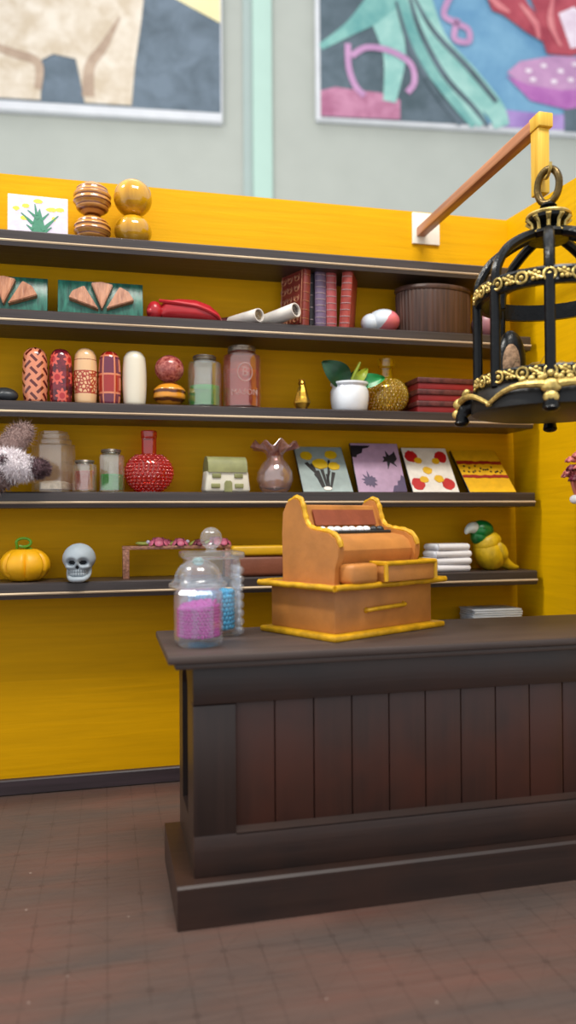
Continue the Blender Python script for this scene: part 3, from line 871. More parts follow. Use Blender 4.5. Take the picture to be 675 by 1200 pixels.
def scroll(label, p0, p1, r, m, end_m, z):
    d = Vector((p1[0] - p0[0], p1[1] - p0[1], p1[2] - p0[2])); L = d.length
    t = thing('paper_scroll', label, 'scroll', (p0[0], p0[1], z))
    Rm = Vector((0, 0, 1)).rotation_difference(d.normalized()).to_matrix().to_4x4()
    Rm = Matrix.Translation((0, 0, p0[2])) @ Rm
    b = MB().lathe([(0, 0.004), (r * .8, 0.0), (r, 0.0), (r, L), (r * .84, L), (r * .80, L - .02), (0, L - .02)], 22); b.bm.transform(Rm); b.build('roll', m, t)
    b = MB()
    sp_ = [(r * (0.12 + 0.62 * k / 40) * math.cos(k * 0.42), r * (0.12 + 0.62 * k / 40) * math.sin(k * 0.42), L - 0.006) for k in range(41)]
    b.tube(sp_, r * 0.07, 5); b.bm.transform(Rm); b.build('spiral_end', end_m, t)
    return t


me_ = mat('brass_scroll_end', '#7a6440', 0.5, 0.3, vary=0.3)
mpap = mat('off_white_paper', '#d5cdc4', 0.7, vary=0.06)
scroll('short white paper scroll with brass coloured rolled end on second shelf', (0.510, -0.075, 0.027), (0.600, -0.212, 0.030), 0.027, mpap, me_, Z2)
scroll('larger white paper scroll tilted up against the red books', (0.640, -0.100, 0.031), (0.745, -0.238, 0.052), 0.029, mpap, mat('dark_scroll_end', '#3a3230', 0.6), Z2)
ds = thing('cloth_roll', 'dark red patterned roll lying behind the short white scroll', 'roll', (0.505, -0.035, Z2))
b = MB().tube([(-0.075, 0, 0.018), (-0.06, 0, 0.026), (0.0, 0, 0.032), (0.045, 0, 0.040), (0.07, 0, 0.044)], [0.012, 0.026, 0.031, 0.03, 0.022], 14, flat=0.95)
b.build('roll', paint('dark_red_pattern', '#3d0d12', '#8a3b3f', 60), ds)


M['band_tan'] = mat('pale_tooling', '#b09a9c', 0.5, vary=0.2)


def book(label, x, w, h, d, y, m, tilt=0.0, rz_=0.0, lines=None, ornate=False):
    t = thing('book', label, 'book', (x, y, Z2 + 0.0005), rz_, 'miniature books on the second shelf')
    Rm = Matrix.Rotation(tilt, 4, 'Y')
    dz = 0
    b = MB()
    c = 0.0028
    b.box((-w / 2 + c / 2, d / 2, h / 2), (c, d, h)); b.box((w / 2 - c / 2, d / 2, h / 2), (c, d, h))
    b.tube([(0, 0.004, 0.001), (0, 0.004, h - 0.001)], w / 2, 12, flat=0.45)
    b.bm.transform(Rm)
    z0 = min(v.co.z for v in b.bm.verts)
    Tm = Matrix.Translation((0, 0, -z0)); b.bm.transform(Tm)
    cb = b
    b = MB().box((0, d / 2 + 0.004, h / 2), (w - 2 * c, d - 0.010, h - 0.012)); b.bm.transform(Tm @ Rm); b.build('pages', M['cream'], t)
    b = MB()
    for k in range(lines or 5):
        z = h * (k + 0.8) / ((lines or 5) + 0.6)
        b.tube([(-w / 2 * math.cos(s * PI / 8), 0.004 - (w / 2 * 0.45 + .0004) * math.sin(s * PI / 8), z) for s in range(9)], 0.0016, 5)
    b.bm.transform(Tm @ Rm); cb.merge(b.bm, None, 1)
    if ornate:
        b = MB(); R = random.Random(2)
        for cy_ in (d * 0.3, d * 0.62, d * 0.9):
            for cz_ in [h * q_ for q_ in (0.14, 0.32, 0.5, 0.68, 0.86)]:
                for s_ in (1, -1):
                    pts = [(-w / 2 - 0.0006, cy_ + s_ * (0.005 + 0.013 * k / 14) * math.cos(k * 0.5), cz_ + (0.004 + 0.014 * k / 14) * math.sin(k * 0.5)) for k in range(15)]
                    b.tube(pts, 0.0016, 4)
        b.tube([(-w / 2 - .0006, 0.012, 0.01), (-w / 2 - .0006, d - .004, 0.01), (-w / 2 - .0006, d - .004, h - .01), (-w / 2 - .0006, 0.012, h - .01)], 0.0018, 4, closed=True)
        b.bm.transform(Tm @ Rm); cb.merge(b.bm, None, 1)
    cb.build('cover', [m, M['band_tan'] if not ornate else M['copper']], t)
    return t


def booklet(name, hexa): return mat(name, hexa, 0.42, vary=0.18, scale=40, bump=0.3)


book('red leather book with scroll-tooled cover, leaning at left of the row', 0.795, 0.034, 0.240, 0.150, -0.195, booklet('tooled_red_leather', '#7a2f29'), math.radians(3), math.radians(24), 6, True)
book('thin black book between the tooled red book and the violet book', 0.8335, 0.016, 0.232, 0.12, -0.15, booklet('black_cloth', '#1a1416'), 0, 0.0, 4)
book('violet grey book with pale spine bands in the middle of the row', 0.868, 0.045, 0.243, 0.135, -0.165, booklet('violet_cloth', '#6a5672'), 0, 0.02, 9)
book('pinkish red book with pale spine bands beside the violet one', 0.915, 0.043, 0.243, 0.135, -0.165, booklet('pink_red_cloth', '#a2484a'), 0, 0.02, 8)
book('brick red book leaning left at the right end of the row', 0.962, 0.042, 0.236, 0.14, -0.185, booklet('brick_red_cloth', '#9c3a30'), math.radians(4), math.radians(-27), 8)

bl = thing('painted_ball', 'oval ball painted pale grey, white and pink, beside the brown basket', 'ball', (1.14, -0.14, Z2))


def tri_mat():
    a = NT('white_pink_grey_glaze'); tc = a.n('ShaderNodeTexCoord'); sp = a.n('ShaderNodeSeparateXYZ'); a.l(tc.outputs['Object'], sp.inputs[0])
    nz = a.noise(a.coords((1, 1, 1)), 12, 2)
    v = a.math('ADD', a.math('ADD', a.math('MULTIPLY', sp.outputs[0], 7.5), a.math('MULTIPLY', sp.outputs[2], -5.0)), a.math('ADD', a.math('MULTIPLY', nz, 0.25), 0.07))
    a.base(a.ramp(v, [(0.0, lin('#d6dee6')), (0.0, lin('#e6e8ea')), (0.02, lin('#de7882')), (0.8, lin('#dc6a74'))])); a.rough(0.3)
    a.b.inputs['Coat Weight'].default_value = 0.4
    return a.m


MB().ball((0.012, 0, 0.051), 0.070, 28, sc=(1.0, 0.95, 0.73)).ball((-0.042, 0.0, 0.041), 0.045, 20, sc=(1, 1, .9)).build('ball_body', tri_mat(), bl)

bk = thing('ribbed_basket', 'round dark brown ribbed basket beside the painted ball', 'basket', (1.39, -0.118, Z2))
mb_ = wood('brown_ribbed_fibre', '#2e1b14', '#5d3d2e', 'z', 60, 0.5, 0.6)
b = MB().lathe([(0, 0.0), (0.160, 0.0), (0.164, 0.006), (0.168, 0.17), (0.166, 0.182), (0.150, 0.180), (0.146, 0.02), (0, 0.02)], 150, sx=1.0, sy=0.60, rfun=lambda a_, z: 1 + 0.016 * math.cos(50 * a_) * (0.2 if (-1.75 < ((a_ + PI) % (2 * PI)) - PI < -1.25) else 1))
b.build('basket_body', mb_, bk, angle=60)
b = MB().lathe([(0, 0.183), (0.150, 0.183), (0.170, 0.184), (0.176, 0.192), (0.172, 0.203), (0.150, 0.208), (0, 0.210)], 60, sx=1.0, sy=0.60); b.build('basket_lid', mb_, bk)

pb = thing('painted_ball', 'small mauve and yellow ball on the second shelf behind the birdcage', 'ball', (1.635, -0.12, Z2))
a = NT('mauve_yellow_glaze'); tc = a.n('ShaderNodeTexCoord'); sp = a.n('ShaderNodeSeparateXYZ'); a.l(tc.outputs['Object'], sp.inputs[0])
a.base(a.ramp(a.math('ADD', sp.outputs[2], a.math('MULTIPLY', sp.outputs[0], 0.8)), [(0.09, lin('#a06a72')), (0.11, lin('#d9a33a'))])); a.rough(0.35)
MB().ball((0, 0, 0.062), 0.062, 24).build('ball_body', a.m, pb)

# ------------------------------------------------------------------ MIDDLE SHELF
st = thing('black_stone', 'flat black stone at left end of the middle shelf, lying at the back', 'stone', (-0.372, -0.13, Z3), 0, 'black stones on the middle shelf')
MB().ball((0, 0, 0.030), 0.034, 20, sc=(1.5, 1.0, 0.9)).build('stone_body', M['dgrey'], st)
st = thing('black_stone', 'rounded black stone in front of the flat one, beside the dash-patterned bead', 'stone', (-0.352, -0.186, Z3), 0.3, 'black stones on the middle shelf')
MB().ball((0, 0, 0.021), 0.021, 20, sc=(1.7, 1.0, 1.0)).build('stone_body', M['dgrey'], st)


def barrel_mat(name, kind):
    a = NT(name); tc = a.n('ShaderNodeTexCoord'); sp = a.n('ShaderNodeSeparateXYZ'); a.l(tc.outputs['Object'], sp.inputs[0])
    X_, Y_, Zz = sp.outputs
    ang = a.math('ARCTAN2', X_, a.math('MULTIPLY', Y_, -1.0))     # zero faces the front
    u = a.math('MULTIPLY', ang, 0.046)                             # arc length
    a.rough(0.16); a.b.inputs['Coat Weight'].default_value = 0.6; a.b.inputs['Coat Roughness'].default_value = 0.06

    def cell(q_, per, off=0.0): return a.math('SUBTRACT', a.math('FRACT', a.math('ADD', a.math('DIVIDE', q_, per), off)), 0.5)

    def inside(f, lim): return a.math('LESS_THAN', a.math('ABSOLUTE', f), lim)
    if kind == 'dash':
        per = 0.034
        r1 = a.math('MULTIPLY', a.math('ADD', u, Zz), 0.7071); r2 = a.math('MULTIPLY', a.math('SUBTRACT', u, Zz), 0.7071)
        ia = a.math('FLOOR', a.math('DIVIDE', r1, per)); ib = a.math('FLOOR', a.math('DIVIDE', r2, per))
        par = a.math('MODULO', a.math('ABSOLUTE', a.math('ADD', ia, ib)), 2.0); par = a.math('GREATER_THAN', par, 0.5)
        ca, cb = cell(r1, per), cell(r2, per)
        d1 = a.math('MULTIPLY', inside(ca, 0.16), inside(cb, 0.50)); d2 = a.math('MULTIPLY', inside(cb, 0.16), inside(ca, 0.50))
        m_ = a.math('ADD', a.math('MULTIPLY', d1, par), a.math('MULTIPLY', d2, a.math('SUBTRACT', 1.0, par)))
        a.base(a.mix(m_, lin('#e08a66'), lin('#5e1a14')))
    elif kind == 'flower':
        cu, cz_ = cell(a.math('ADD', u, a.math('MULTIPLY', a.math('FLOOR', a.math('DIVIDE', Zz, 0.07)), 0.02)), 0.075, 0.35), cell(Zz, 0.07, 0.1)
        du = a.math('MULTIPLY', cu, 0.075); dz = a.math('MULTIPLY', cz_, 0.07)
        rr = a.math('SQRT', a.math('ADD', a.math('MULTIPLY', du, du), a.math('MULTIPLY', dz, dz)))
        th = a.math('ARCTAN2', dz, du)
        ed = a.math('ADD', 0.024, a.math('MULTIPLY', a.math('COSINE', a.math('MULTIPLY', th, 8.0)), 0.006))
        fl = a.math('LESS_THAN', rr, ed); ce = a.math('LESS_THAN', rr, 0.012)
        nz = a.noise(a.coords((1, 1, 1)), 30, 3)
        bgc = a.ramp(nz, [(0.4, lin('#45101f')), (0.6, lin('#7c1c2a'))])
        a.base(a.mix(ce, a.mix(fl, bgc, lin('#dd5b4b')), lin('#b51f22')))
    elif kind == 'lace':
        nz = a.n('ShaderNodeTexVoronoi', feature='DISTANCE_TO_EDGE'); nz.inputs['Scale'].default_value = 75; a.l(a.coords((1, 1, 1)), nz.inputs['Vector'])
        bandm = a.math('LESS_THAN', a.math('ABSOLUTE', a.math('SUBTRACT', Zz, 0.085)), 0.040)
        lc = a.math('MULTIPLY', a.math('LESS_THAN', nz.outputs[0], 0.16), bandm)
        ln = a.math('LESS_THAN', a.math('ABSOLUTE', a.math('SUBTRACT', a.math('ABSOLUTE', a.math('SUBTRACT', Zz, 0.085)), 0.042)), 0.0022)
        ln2 = a.math('LESS_THAN', a.math('ABSOLUTE', a.math('SUBTRACT', Zz, 0.172)), 0.0014)
        c_ = a.mix(a.math('MAXIMUM', lc, ln), lin('#e6b887'), lin('#a93a24')); c_ = a.mix(ln2, c_, lin('#8c4a2c'))
        a.base(c_)
    elif kind == 'patch':
        cu, cz_ = cell(u, 0.050, 0.5), cell(Zz, 0.072, 0.36)
        iz = a.math('FLOOR', a.math('ADD', a.math('DIVIDE', Zz, 0.072), 0.36))
        nz = a.math('MODULO', iz, 2.0)
        bgc = a.mix(nz, lin('#6a1f3a'), lin('#a32218'))
        edge = a.math('SUBTRACT', 1.0, a.math('MULTIPLY', inside(cu, 0.43), inside(cz_, 0.45)))
        sp3 = a.math('LESS_THAN', a.math('ABSOLUTE', a.math('SUBTRACT', a.math('ABSOLUTE', ang), 1.25)), 0.24)
        sp3 = a.math('MULTIPLY', sp3, inside(cz_, 0.34))
        a.base(a.mix(a.math('MAXIMUM', edge, sp3), bgc, lin('#d9805c')))
    elif kind == 'plain':
        a.base(lin('#e2d8c2')); a.rough(0.3)
    return a.m


def barrel(label, x, kind, h, r):
    t = thing('barrel_bead', label, 'bead', (x, -0.14, Z3), random.uniform(-.1, .1), 'upright barrel beads on the middle shelf')
    pr = [(0, 0), (r * 0.78, 0), (r * 0.86, 0.004)]
    for i in range(1, 15):
        z = h * i / 16; e = (i / 16 - 0.46) / 0.54
        pr.append((r * (1 - 0.20 * abs(e) ** 2.4), z))
    pr += [(r * 0.70, h * 0.945), (r * 0.52, h * 0.98), (r * 0.22, h), (r * 0.14, h - 0.006), (0, h - 0.012)]
    MB().lathe(pr, 32).build('bead_body', barrel_mat('bead_' + kind, kind), t, angle=50)


barrel('peach barrel bead with dark red dashes, leftmost of the five upright beads', -0.259, 'dash', 0.214, 0.0475)
barrel('burgundy barrel bead painted with coral flowers', -0.165, 'flower', 0.213, 0.044)
barrel('cream barrel bead with red lace band', -0.073, 'lace', 0.220, 0.045)
barrel('dark red and purple patchwork barrel bead beside the plain one', 0.018, 'patch', 0.212, 0.044)
barrel('plain cream white barrel bead', 0.113, 'plain', 0.218, 0.047)

t = thing('bead_ornament', 'double bead of speckled red ball on orange ringed ball, beside the plain bead', 'ornament', (0.249, -0.14, Z3))
MB().lathe(beadprof(0.065, 0, 0.78, 36, 3, 0.03), 32).build('lower_bead', ringed('orange_ringed_wood', '#5e2c08', '#d48a22', 0.032, 0.24), t)
MB().lathe(beadprof(0.058, 0.098, 0.94, 18), 32).build('upper_bead', paint('speckled_red_glaze', '#7c2326', '#c9776a', 55, 0.2), t)


# glass jars with coloured fill
def jar_lathe(h, r, neck, shoulder=0.80):
    w = 0.006
    return [(0, 0), (r * .92, 0), (r, 0.006), (r, h * shoulder), (r * .96, h * (shoulder + .06)), (neck * 1.02, h * .915), (neck, h * .93), (neck, h * .955), (neck * 1.07, h * .965), (neck * 1.07, h * .99), (neck, h), (neck - w, h), (neck - w, h * .92),
            (r * .9, h * (shoulder + .04)), (r - w, h * (shoulder - .02)), (r - w, 0.01), (0, 0.009)]


def ribbing(h, r, neck):
    b = MB()
    for z in (h * .975, h * .94): b.tube([(neck * 1.06 * math.cos(q_), neck * 1.06 * math.sin(q_), z) for q_ in [2 * PI * k / 24 for k in range(24)]], 0.0028, 6, closed=True)
    return b


fill_green = glass('green_liquid', '#b0ffb4', 0.55, 0.3, 0.2, '#6fe07c'); fill_pink = glass('pink_liquid', '#ffc4b4', 0.30, 0.3, 0.2, '#f4a294')


def small_jar(label, x, y, z, h, r, neck, n, fill, f0, g=None, group=None, poly=False, name='glass_jar', rim=True, ang=0.0):
    t = thing(name, label, 'jar', (x, y, z), ang, group)
    MB().lathe(jar_lathe(h, r, neck), n, poly=poly).build('jar_glass', g or G['thin'], t, angle=30)
    if fill: MB().lathe([(0, 0.011), (r - 0.008, 0.011), (r - 0.008, h * f0), (0, h * f0)], n, poly=poly).build('coloured_fill', fill, t, angle=30)
    if rim: ribbing(h, r, neck).build('screw_rim', mat('pewter_rim', '#8d8377', 0.3, 0.6, vary=0.3), t)
    return t


small_jar('clear glass jar half filled with green, beside the pink mason jar', 0.390, -0.13, Z3, 0.212, 0.0685, 0.042, 28, fill_green, 0.42)
mj = small_jar('large pink tinted mason jar with embossed lettering and silver rim', 0.542, -0.13, Z3, 0.250, 0.079, 0.052, 32, fill_pink, 0.62, G['pinkish'])
MB().lathe([(0, 0.240), (0.050, 0.240), (0.056, 0.236), (0.057, 0.246), (0.055, 0.254), (0.045, 0.256), (0, 0.255)], 28).build('metal_lid', mat('mottled_silver_lid', '#8d7f70', 0.3, 0.8, vary=0.5, scale=50), mj)


def emboss(txt, size, r, z, parent, m, name):
    cu = bpy.data.curves.new(name, 'FONT'); cu.body = txt; cu.size = size; cu.align_x = 'CENTER'; cu.align_y = 'CENTER'; cu.extrude = 0.0025; cu.resolution_u = 3
    o = bpy.data.objects.new('text_tmp', cu); COL.objects.link(o)
    dg = bpy.context.evaluated_depsgraph_get(); me = bpy.data.meshes.new_from_object(o.evaluated_get(dg))
    bpy.data.objects.remove(o)
    for v in me.vertices:
        a_ = v.co.x / r; rr = r + v.co.z
        v.co = Vector((rr * math.sin(a_), -rr * math.cos(a_), z + v.co.y))
    me.materials.append(m)
    ob = bpy.data.objects.new(name, me); COL.objects.link(ob); ob.parent = parent
    return ob


emg = glass('embossed_glass', '#fbe4dc', 0.40, 1.5, 0.15, '#ffeae2')
emboss('MASON', 0.033, 0.0795, 0.060, mj, emg, 'embossed_word')
em = emboss('B', 0.052, 0.0795, 0.140, mj, emg, 'embossed_letter')
MB().tube([(0.0795 * math.sin(0.030 * math.cos(q_) / 0.0795), -0.0800 * math.cos(0.030 * math.cos(q_) / 0.0795), 0.140 + 0.036 * math.sin(q_)) for q_ in [2 * PI * k / 26 for k in range(26)]], 0.0022, 6, closed=True).build('embossed_ring', emg, mj)

t = thing('perfume_bottle', 'tiny faceted gold perfume bottle standing alone on the middle shelf', 'bottle', (0.789, -0.15, Z3))
mg = mat('bright_gold', '#c79a3a', 0.18, 0.9, vary=0.25, scale=40, bump=0.3)
MB().lathe([(0, 0), (0.020, 0), (0.022, 0.008), (0.035, 0.030), (0.035, 0.036), (0.016, 0.098), (0.013, 0.104), (0, 0.104)], 8, poly=True).build('bottle_body', mg, t, angle=15)
MB().lathe([(0, 0.104), (0.013, 0.104), (0.017, 0.112), (0.012, 0.122), (0.014, 0.128), (0, 0.132)], 12).build('cap', mg, t)

pp = thing('potted_succulent', 'succulent with big green leaves in a white glazed pot', 'potted plant', (0.997, -0.145, Z3))
MB().lathe([(0, 0), (0.068, 0), (0.075, 0.01), (0.080, 0.05), (0.080, 0.085), (0.072, 0.104), (0.075, 0.110), (0.080, 0.113), (0.080, 0.121), (0.072, 0.121), (0.070, 0.105), (0, 0.10)], 36).build('pot', M['whiteg'], pp)


def leaf(name, base, tip, width, m, bend=0.02, thick=0.006):
    base, tip = Vector(base), Vector(tip); d = tip - base; L = d.length; dn = d.normalized()
    side = dn.cross(Vector((0, 1, 0.25)));  side = Vector((-dn.z, 0.12, dn.x)).normalized(); nrm = dn.cross(side).normalized()
    b = MB(); n = 12; verts = []
    for i in range(n + 1):
        t_ = i / n; wv = width * (math.sin(PI * min(1, t_ ** 0.8 * 0.93 + 0.05)) ** 0.75)
        c0 = base + d * t_ + nrm * bend * math.sin(PI * t_)
        for s_ in (-1, -.5, 0, .5, 1):
            verts.append(c0 + side * wv * s_ * 0.5 + nrm * (0.010 * abs(s_)))
        for s_ in (1, .5, 0, -.5, -1):
            verts.append(c0 + side * wv * s_ * 0.48 + nrm * (0.010 * abs(s_) - thick))
    faces = []
    for i in range(n):
        for k in range(10): faces.append((i * 10 + k, i * 10 + (k + 1) % 10, (i + 1) * 10 + (k + 1) % 10, (i + 1) * 10 + k))
    faces.append(tuple(range(10))); faces.append(tuple(n * 10 + k for k in range(10)))
    b._add(verts, faces)
    return b.build(name, m, pp, angle=60)


lg1 = mat('dark_green_leaf', '#0f3a22', 0.3, vary=0.35, scale=14); lg2 = mat('bright_green_leaf', '#1f8a48', 0.3, vary=0.3, scale=14); lg3 = mat('yellow_green_leaf', '#8f9e2c', 0.4, vary=0.3, scale=18)
leaf('leaf', (-0.01, -0.01, 0.118), (-0.128, -0.03, 0.200), 0.100, lg1)
leaf('leaf', (0.0, 0.02, 0.115), (-0.075, 0.06, 0.200), 0.080, lg1)
leaf('leaf', (0.0, 0.02, 0.115), (0.085, 0.05, 0.175), 0.070, lg1)
leaf('leaf', (0.02, -0.01, 0.115), (0.142, -0.04, 0.140), 0.062, lg2, 0.012)
leaf('leaf', (0.01, -0.01, 0.110), (0.072, -0.02, 0.182), 0.042, lg3)
MB().tube(smooth([(0.0, -0.01, 0.11), (0.015, -0.015, 0.15), (0.042, -0.02, 0.208)], 4), [0.010, 0.010, 0.010, 0.009, 0.009, 0.008, 0.007, 0.006, 0.004], 8).build('stem', lg3, pp)


def hobnail(label, x, y, z, R_, H_, m, neck_r, stop_r, cap_h, flat=0.75):
    t = thing('hobnail_bottle', label, 'bottle', (x, y, z), 0, None)
    b = MB()
    rz_ = R_ * 0.90
    pr = [(0, 0), (R_ * 0.55, 0)]
    for i in range(3, 17):
        a_ = PI * i / 18
        pr.append((R_ * math.sin(a_), rz_ * (1 - math.cos(a_)) * 0.96))
    top = pr[-1][1]
    pr += [(neck_r, top + 0.004), (neck_r, H_ - cap_h), (0, H_ - cap_h)]
    b.lathe(pr, 30, sy=flat)
    for i in range(3, 15):
        a_ = PI * (i + 0.5) / 18; n = max(8, int(2 * PI * R_ * math.sin(a_) / 0.019))
        for k in range(n):
            q_ = 2 * PI * (k + .5 * (i % 2)) / n
            b.ball((R_ * math.sin(a_) * math.cos(q_), R_ * flat * math.sin(a_) * math.sin(q_), rz_ * (1 - math.cos(a_)) * 0.96), 0.0076, 8)
    b.build('bottle_body', m, t, angle=40)
    MB().lathe([(0, H_ - cap_h), (neck_r * 1.0, H_ - cap_h), (stop_r, H_ - cap_h + 0.006), (stop_r, H_ - 0.004), (stop_r * .9, H_), (0, H_)], 16).build('stopper', m, t)
    return t


hobnail('round yellow hobnail glass bottle behind the potted succulent', 1.176, -0.108, Z3, 0.091, 0.238, G['yellow'], 0.026, 0.036, 0.042)

mbx = paint('dark_red_stained_wood', '#3f1717', '#6b3230', 50, 0.45); mrd = mat('bright_red_edge', '#8f1c22', 0.5, vary=0.2)
for k, (nm, wd_, ox) in enumerate((('lowest', 0.345, 0.0), ('middle one', 0.338, -0.004), ('topmost', 0.340, -0.006))):
    z = Z3 + k * 0.049
    t = thing('flat_box', f'flat dark red box, {nm} of the stack of three under the birdcage', 'box', (1.448 + ox, -0.118, z), math.radians(1.5 * (k - 1)), 'stacked dark red boxes')
    MB().box((0, 0, 0.013), (wd_ - 0.012, 0.172, 0.026), bev=0.002).build('box_base', mrd, t)
    MB().box((0, 0, 0.037), (wd_, 0.184, 0.022), bev=0.003).build('box_lid', mbx, t)

# ------------------------------------------------------------------ FOURTH SHELF
fa = thing('felted_animal', 'fuzzy white needle-felted animal with brown muzzle at left end of fourth shelf', 'felt animal', (-0.365, -0.225, Z4))


def fuzz(b, c, rad, sc, n, ln, seed, rot=None):
    R = random.Random(seed)
    E_ = Euler(rot).to_matrix() if rot else Matrix.Identity(3)
    for _ in range(n):
        d = Vector((R.gauss(0, 1), R.gauss(0, 1), R.gauss(0, 1))).normalized()
        p = Vector(c) + E_ @ Vector((d.x * rad * sc[0], d.y * rad * sc[1], d.z * rad * sc[2]))
        nn = (E_ @ Vector((d.x / sc[0], d.y / sc[1], d.z / sc[2]))).normalized()
        t1 = Vector((R.gauss(0, 1), R.gauss(0, 1), R.gauss(0, 1))).normalized()
        w_ = nn.cross(t1).normalized() * 0.0009
        e = p + (nn * R.uniform(.3, 1) + t1 * 0.8) * ln; mid_ = p + (nn * 0.7 + t1 * 0.1) * ln * 0.6
        p = p - nn * 0.003
        b._add([p - w_, p + w_, mid_ + w_, e, mid_ - w_], [(0, 1, 2, 4), (4, 2, 3)])


mw = mat('white_wool_felt', '#e2d9dc', 0.95, vary=0.12, scale=30, bump=0.8, bscale=80); mbm = mat('brown_wool_felt', '#5a4247', 0.95, vary=0.4, scale=40, bump=0.8, bscale=80); mpk = mat('pinkish_grey_wool_felt', '#9a8079', 0.95, vary=0.2, scale=30, bump=0.8, bscale=80)
mgr = mat('grey_brown_wool_felt', '#82706f', 0.95, vary=0.3, scale=30, bump=0.8, bscale=80)
b = MB().ball((-0.04, 0, 0.070), 0.070, 20, sc=(1.25, 1, 1)); fuzz(b, (-0.04, 0, 0.070), 0.070, (1.25, 1, 1), 2200, 0.018, 1); b.build('body', mgr, fa)
b = MB().ball((0.028, -0.02, 0.095), 0.062, 20, sc=(1.2, 0.95, 0.85), rot=(0, 0.25, 0)); fuzz(b, (0.028, -0.02, 0.095), 0.062, (1.2, .95, .85), 3000, 0.018, 2, (0, .25, 0)); b.build('head', mw, fa)
b = MB().ball((0.125, -0.035, 0.083), 0.034, 16, sc=(1.15, 1, 0.95)); fuzz(b, (0.125, -0.035, 0.083), 0.034, (1.15, 1, .95), 1500, 0.014, 3); b.build('muzzle', mbm, fa)
b = MB().ball((0.078, -0.03, 0.080), 0.044, 16, sc=(1.2, 0.9, 0.85)); fuzz(b, (0.078, -0.03, 0.080), 0.044, (1.2, .9, .85), 1600, 0.015, 6); b.build('cheek', mw, fa)
b = MB().ball((0.008, -0.066, 0.110), 0.018, 12); fuzz(b, (0.008, -0.066, 0.110), 0.018, (1, 1, 1), 300, 0.010, 4); b.build('eye_patch', mbm, fa)
b = MB().ball((0.045, 0.015, 0.195), 0.045, 16, sc=(0.95, 0.5, 1.55), rot=(0, 0.75, 0)); fuzz(b, (0.045, 0.015, 0.195), 0.045, (.95, .5, 1.55), 1600, 0.016, 5, (0, .75, 0)); b.build('ear', mpk, fa)

t = thing('glass_jar', 'tall clear six-sided glass jar with stepped rim beside the felted animal', 'jar', (-0.196, -0.098, Z4), 0.42)
b = MB().lathe([(0, 0), (0.082, 0), (0.082, 0.182), (0.079, 0.186), (0.069, 0.188), (0.069, 0.203), (0.065, 0.207), (0.060, 0.208), (0.060, 0.222), (0.055, 0.226), (0.055, 0.236), (0.050, 0.236), (0.050, 0.190), (0.074, 0.178), (0.074, 0.012), (0, 0.010)], 6, poly=True)
b.build('jar_glass', glass('heavy_clear_glass', '#fdf8f0', 0.15, 1.7, 0.08, '#fff6ea'), t, angle=20)
MB().lathe([(0, 0.012), (0.071, 0.012), (0.071, 0.035), (0.04, 0.045), (0, 0.04)], 6, poly=True).build('pebbles', paint('pale_crystal', '#b9b2ac', '#e6e0da', 70), t)
small_jar('small squat glass jar with pink contents on the fourth shelf', -0.078, -0.145, Z4, 0.124, 0.047, 0.032, 12, fill_pink, 0.66, poly=True, rim=True)
small_jar('small eight-sided glass jar half filled with green beside the red bottle', 0.022, -0.14, Z4, 0.168, 0.051, 0.034, 8, fill_green, 0.42, poly=True, rim=True, ang=0.2)
hobnail('round coral red hobnail glass bottle on the fourth shelf', 0.169, -0.115, Z4, 0.092, 0.246, G['red'], 0.030, 0.033, 0.032)

ho = thing('miniature_house', 'tiny white clay cottage with olive green roof, windows and door', 'ornament', (0.471, -0.145, Z4), math.radians(6))
mol = mat('olive_green_paint', '#8a8a5a', 0.55, vary=0.15, scale=20, bump=0.3)
b = MB().box((0, 0, 0.045), (0.168, 0.085, 0.09), bev=0.012, seg=3)
for v in b.bm.verts: v.co.x *= 1.0 + 0.12 * (0.09 - v.co.z) / 0.09
b.build('walls', mat('cream_clay', '#ddd6c4', 0.6, vary=0.06), ho)
b = MB(); b.prism(smooth([(-0.049, 0.080), (-0.046, 0.105), (-0.034, 0.132), (-0.008, 0.144), (0.02, 0.140), (0.044, 0.110), (0.048, 0.080)], 4), -0.082, 0.078, 'x')
bmesh.ops.bevel(b.bm, geom=[e for e in b.bm.edges if e.is_boundary or (len(e.link_faces) == 2 and e.calc_face_angle(0) > 1.2)], offset=0.010, segments=3, affect='EDGES')
b.build('roof', mol, ho, angle=60)
for x_, z_ in ((-0.048, 0.066), (0.042, 0.066), (-0.052, 0.026), (0.044, 0.026)):
    MB().box((x_, -0.044, z_), (0.036, 0.008, 0.018), bev=0.003).build('window', mol, ho)
b = MB(); b.prism([(-0.017, 0.002), (0.015, 0.002), (0.014, 0.038), (0.008, 0.046), (-0.010, 0.046), (-0.016, 0.038)], -0.049, -0.040, 'y'); b.build('door', mol, ho)

va = thing('ruffled_vase', 'small iridescent pink glass vase with ruffled rim beside the clay cottage', 'vase', (0.679, -0.125, Z4))
prv = [(0, 0), (0.045, 0), (0.062, 0.015), (0.076, 0.05), (0.073, 0.085), (0.055, 0.118), (0.037, 0.138), (0.034, 0.150)]
b = MB().lathe(prv + [(0.030, 0.150), (0.033, 0.137), (0.050, 0.116), (0.068, 0.084), (0.071, 0.05), (0.058, 0.02), (0, 0.008)], 36); b.build('vase_body', G['irid'], va)


vb = MB(); n = 120; prr = [(0.034, 0.148), (0.038, 0.160), (0.050, 0.172), (0.068, 0.182), (0.086, 0.190), (0.098, 0.196)]
vb.lathe(prr + [(r_ - 0.002, z_ + 0.004) for r_, z_ in prr[::-1]], n)
for v in vb.bm.verts:
    a_ = math.atan2(v.co.y, v.co.x); r_ = v.co.xy.length; k_ = min(1, max(0, (r_ - 0.040) / 0.055))
    w_ = math.cos(9 * a_ + 1.0) + 0.3 * math.cos(4 * a_)
    v.co.z += 0.014 * k_ * w_; v.co.x *= 1 - 0.07 * k_ * w_; v.co.y *= 1 - 0.07 * k_ * w_
vb.build('ruffled_rim', glass('iridescent_rim_glass', '#f8dad4', 0.26, 2.6, 0.05, '#ecc6c4'), va)


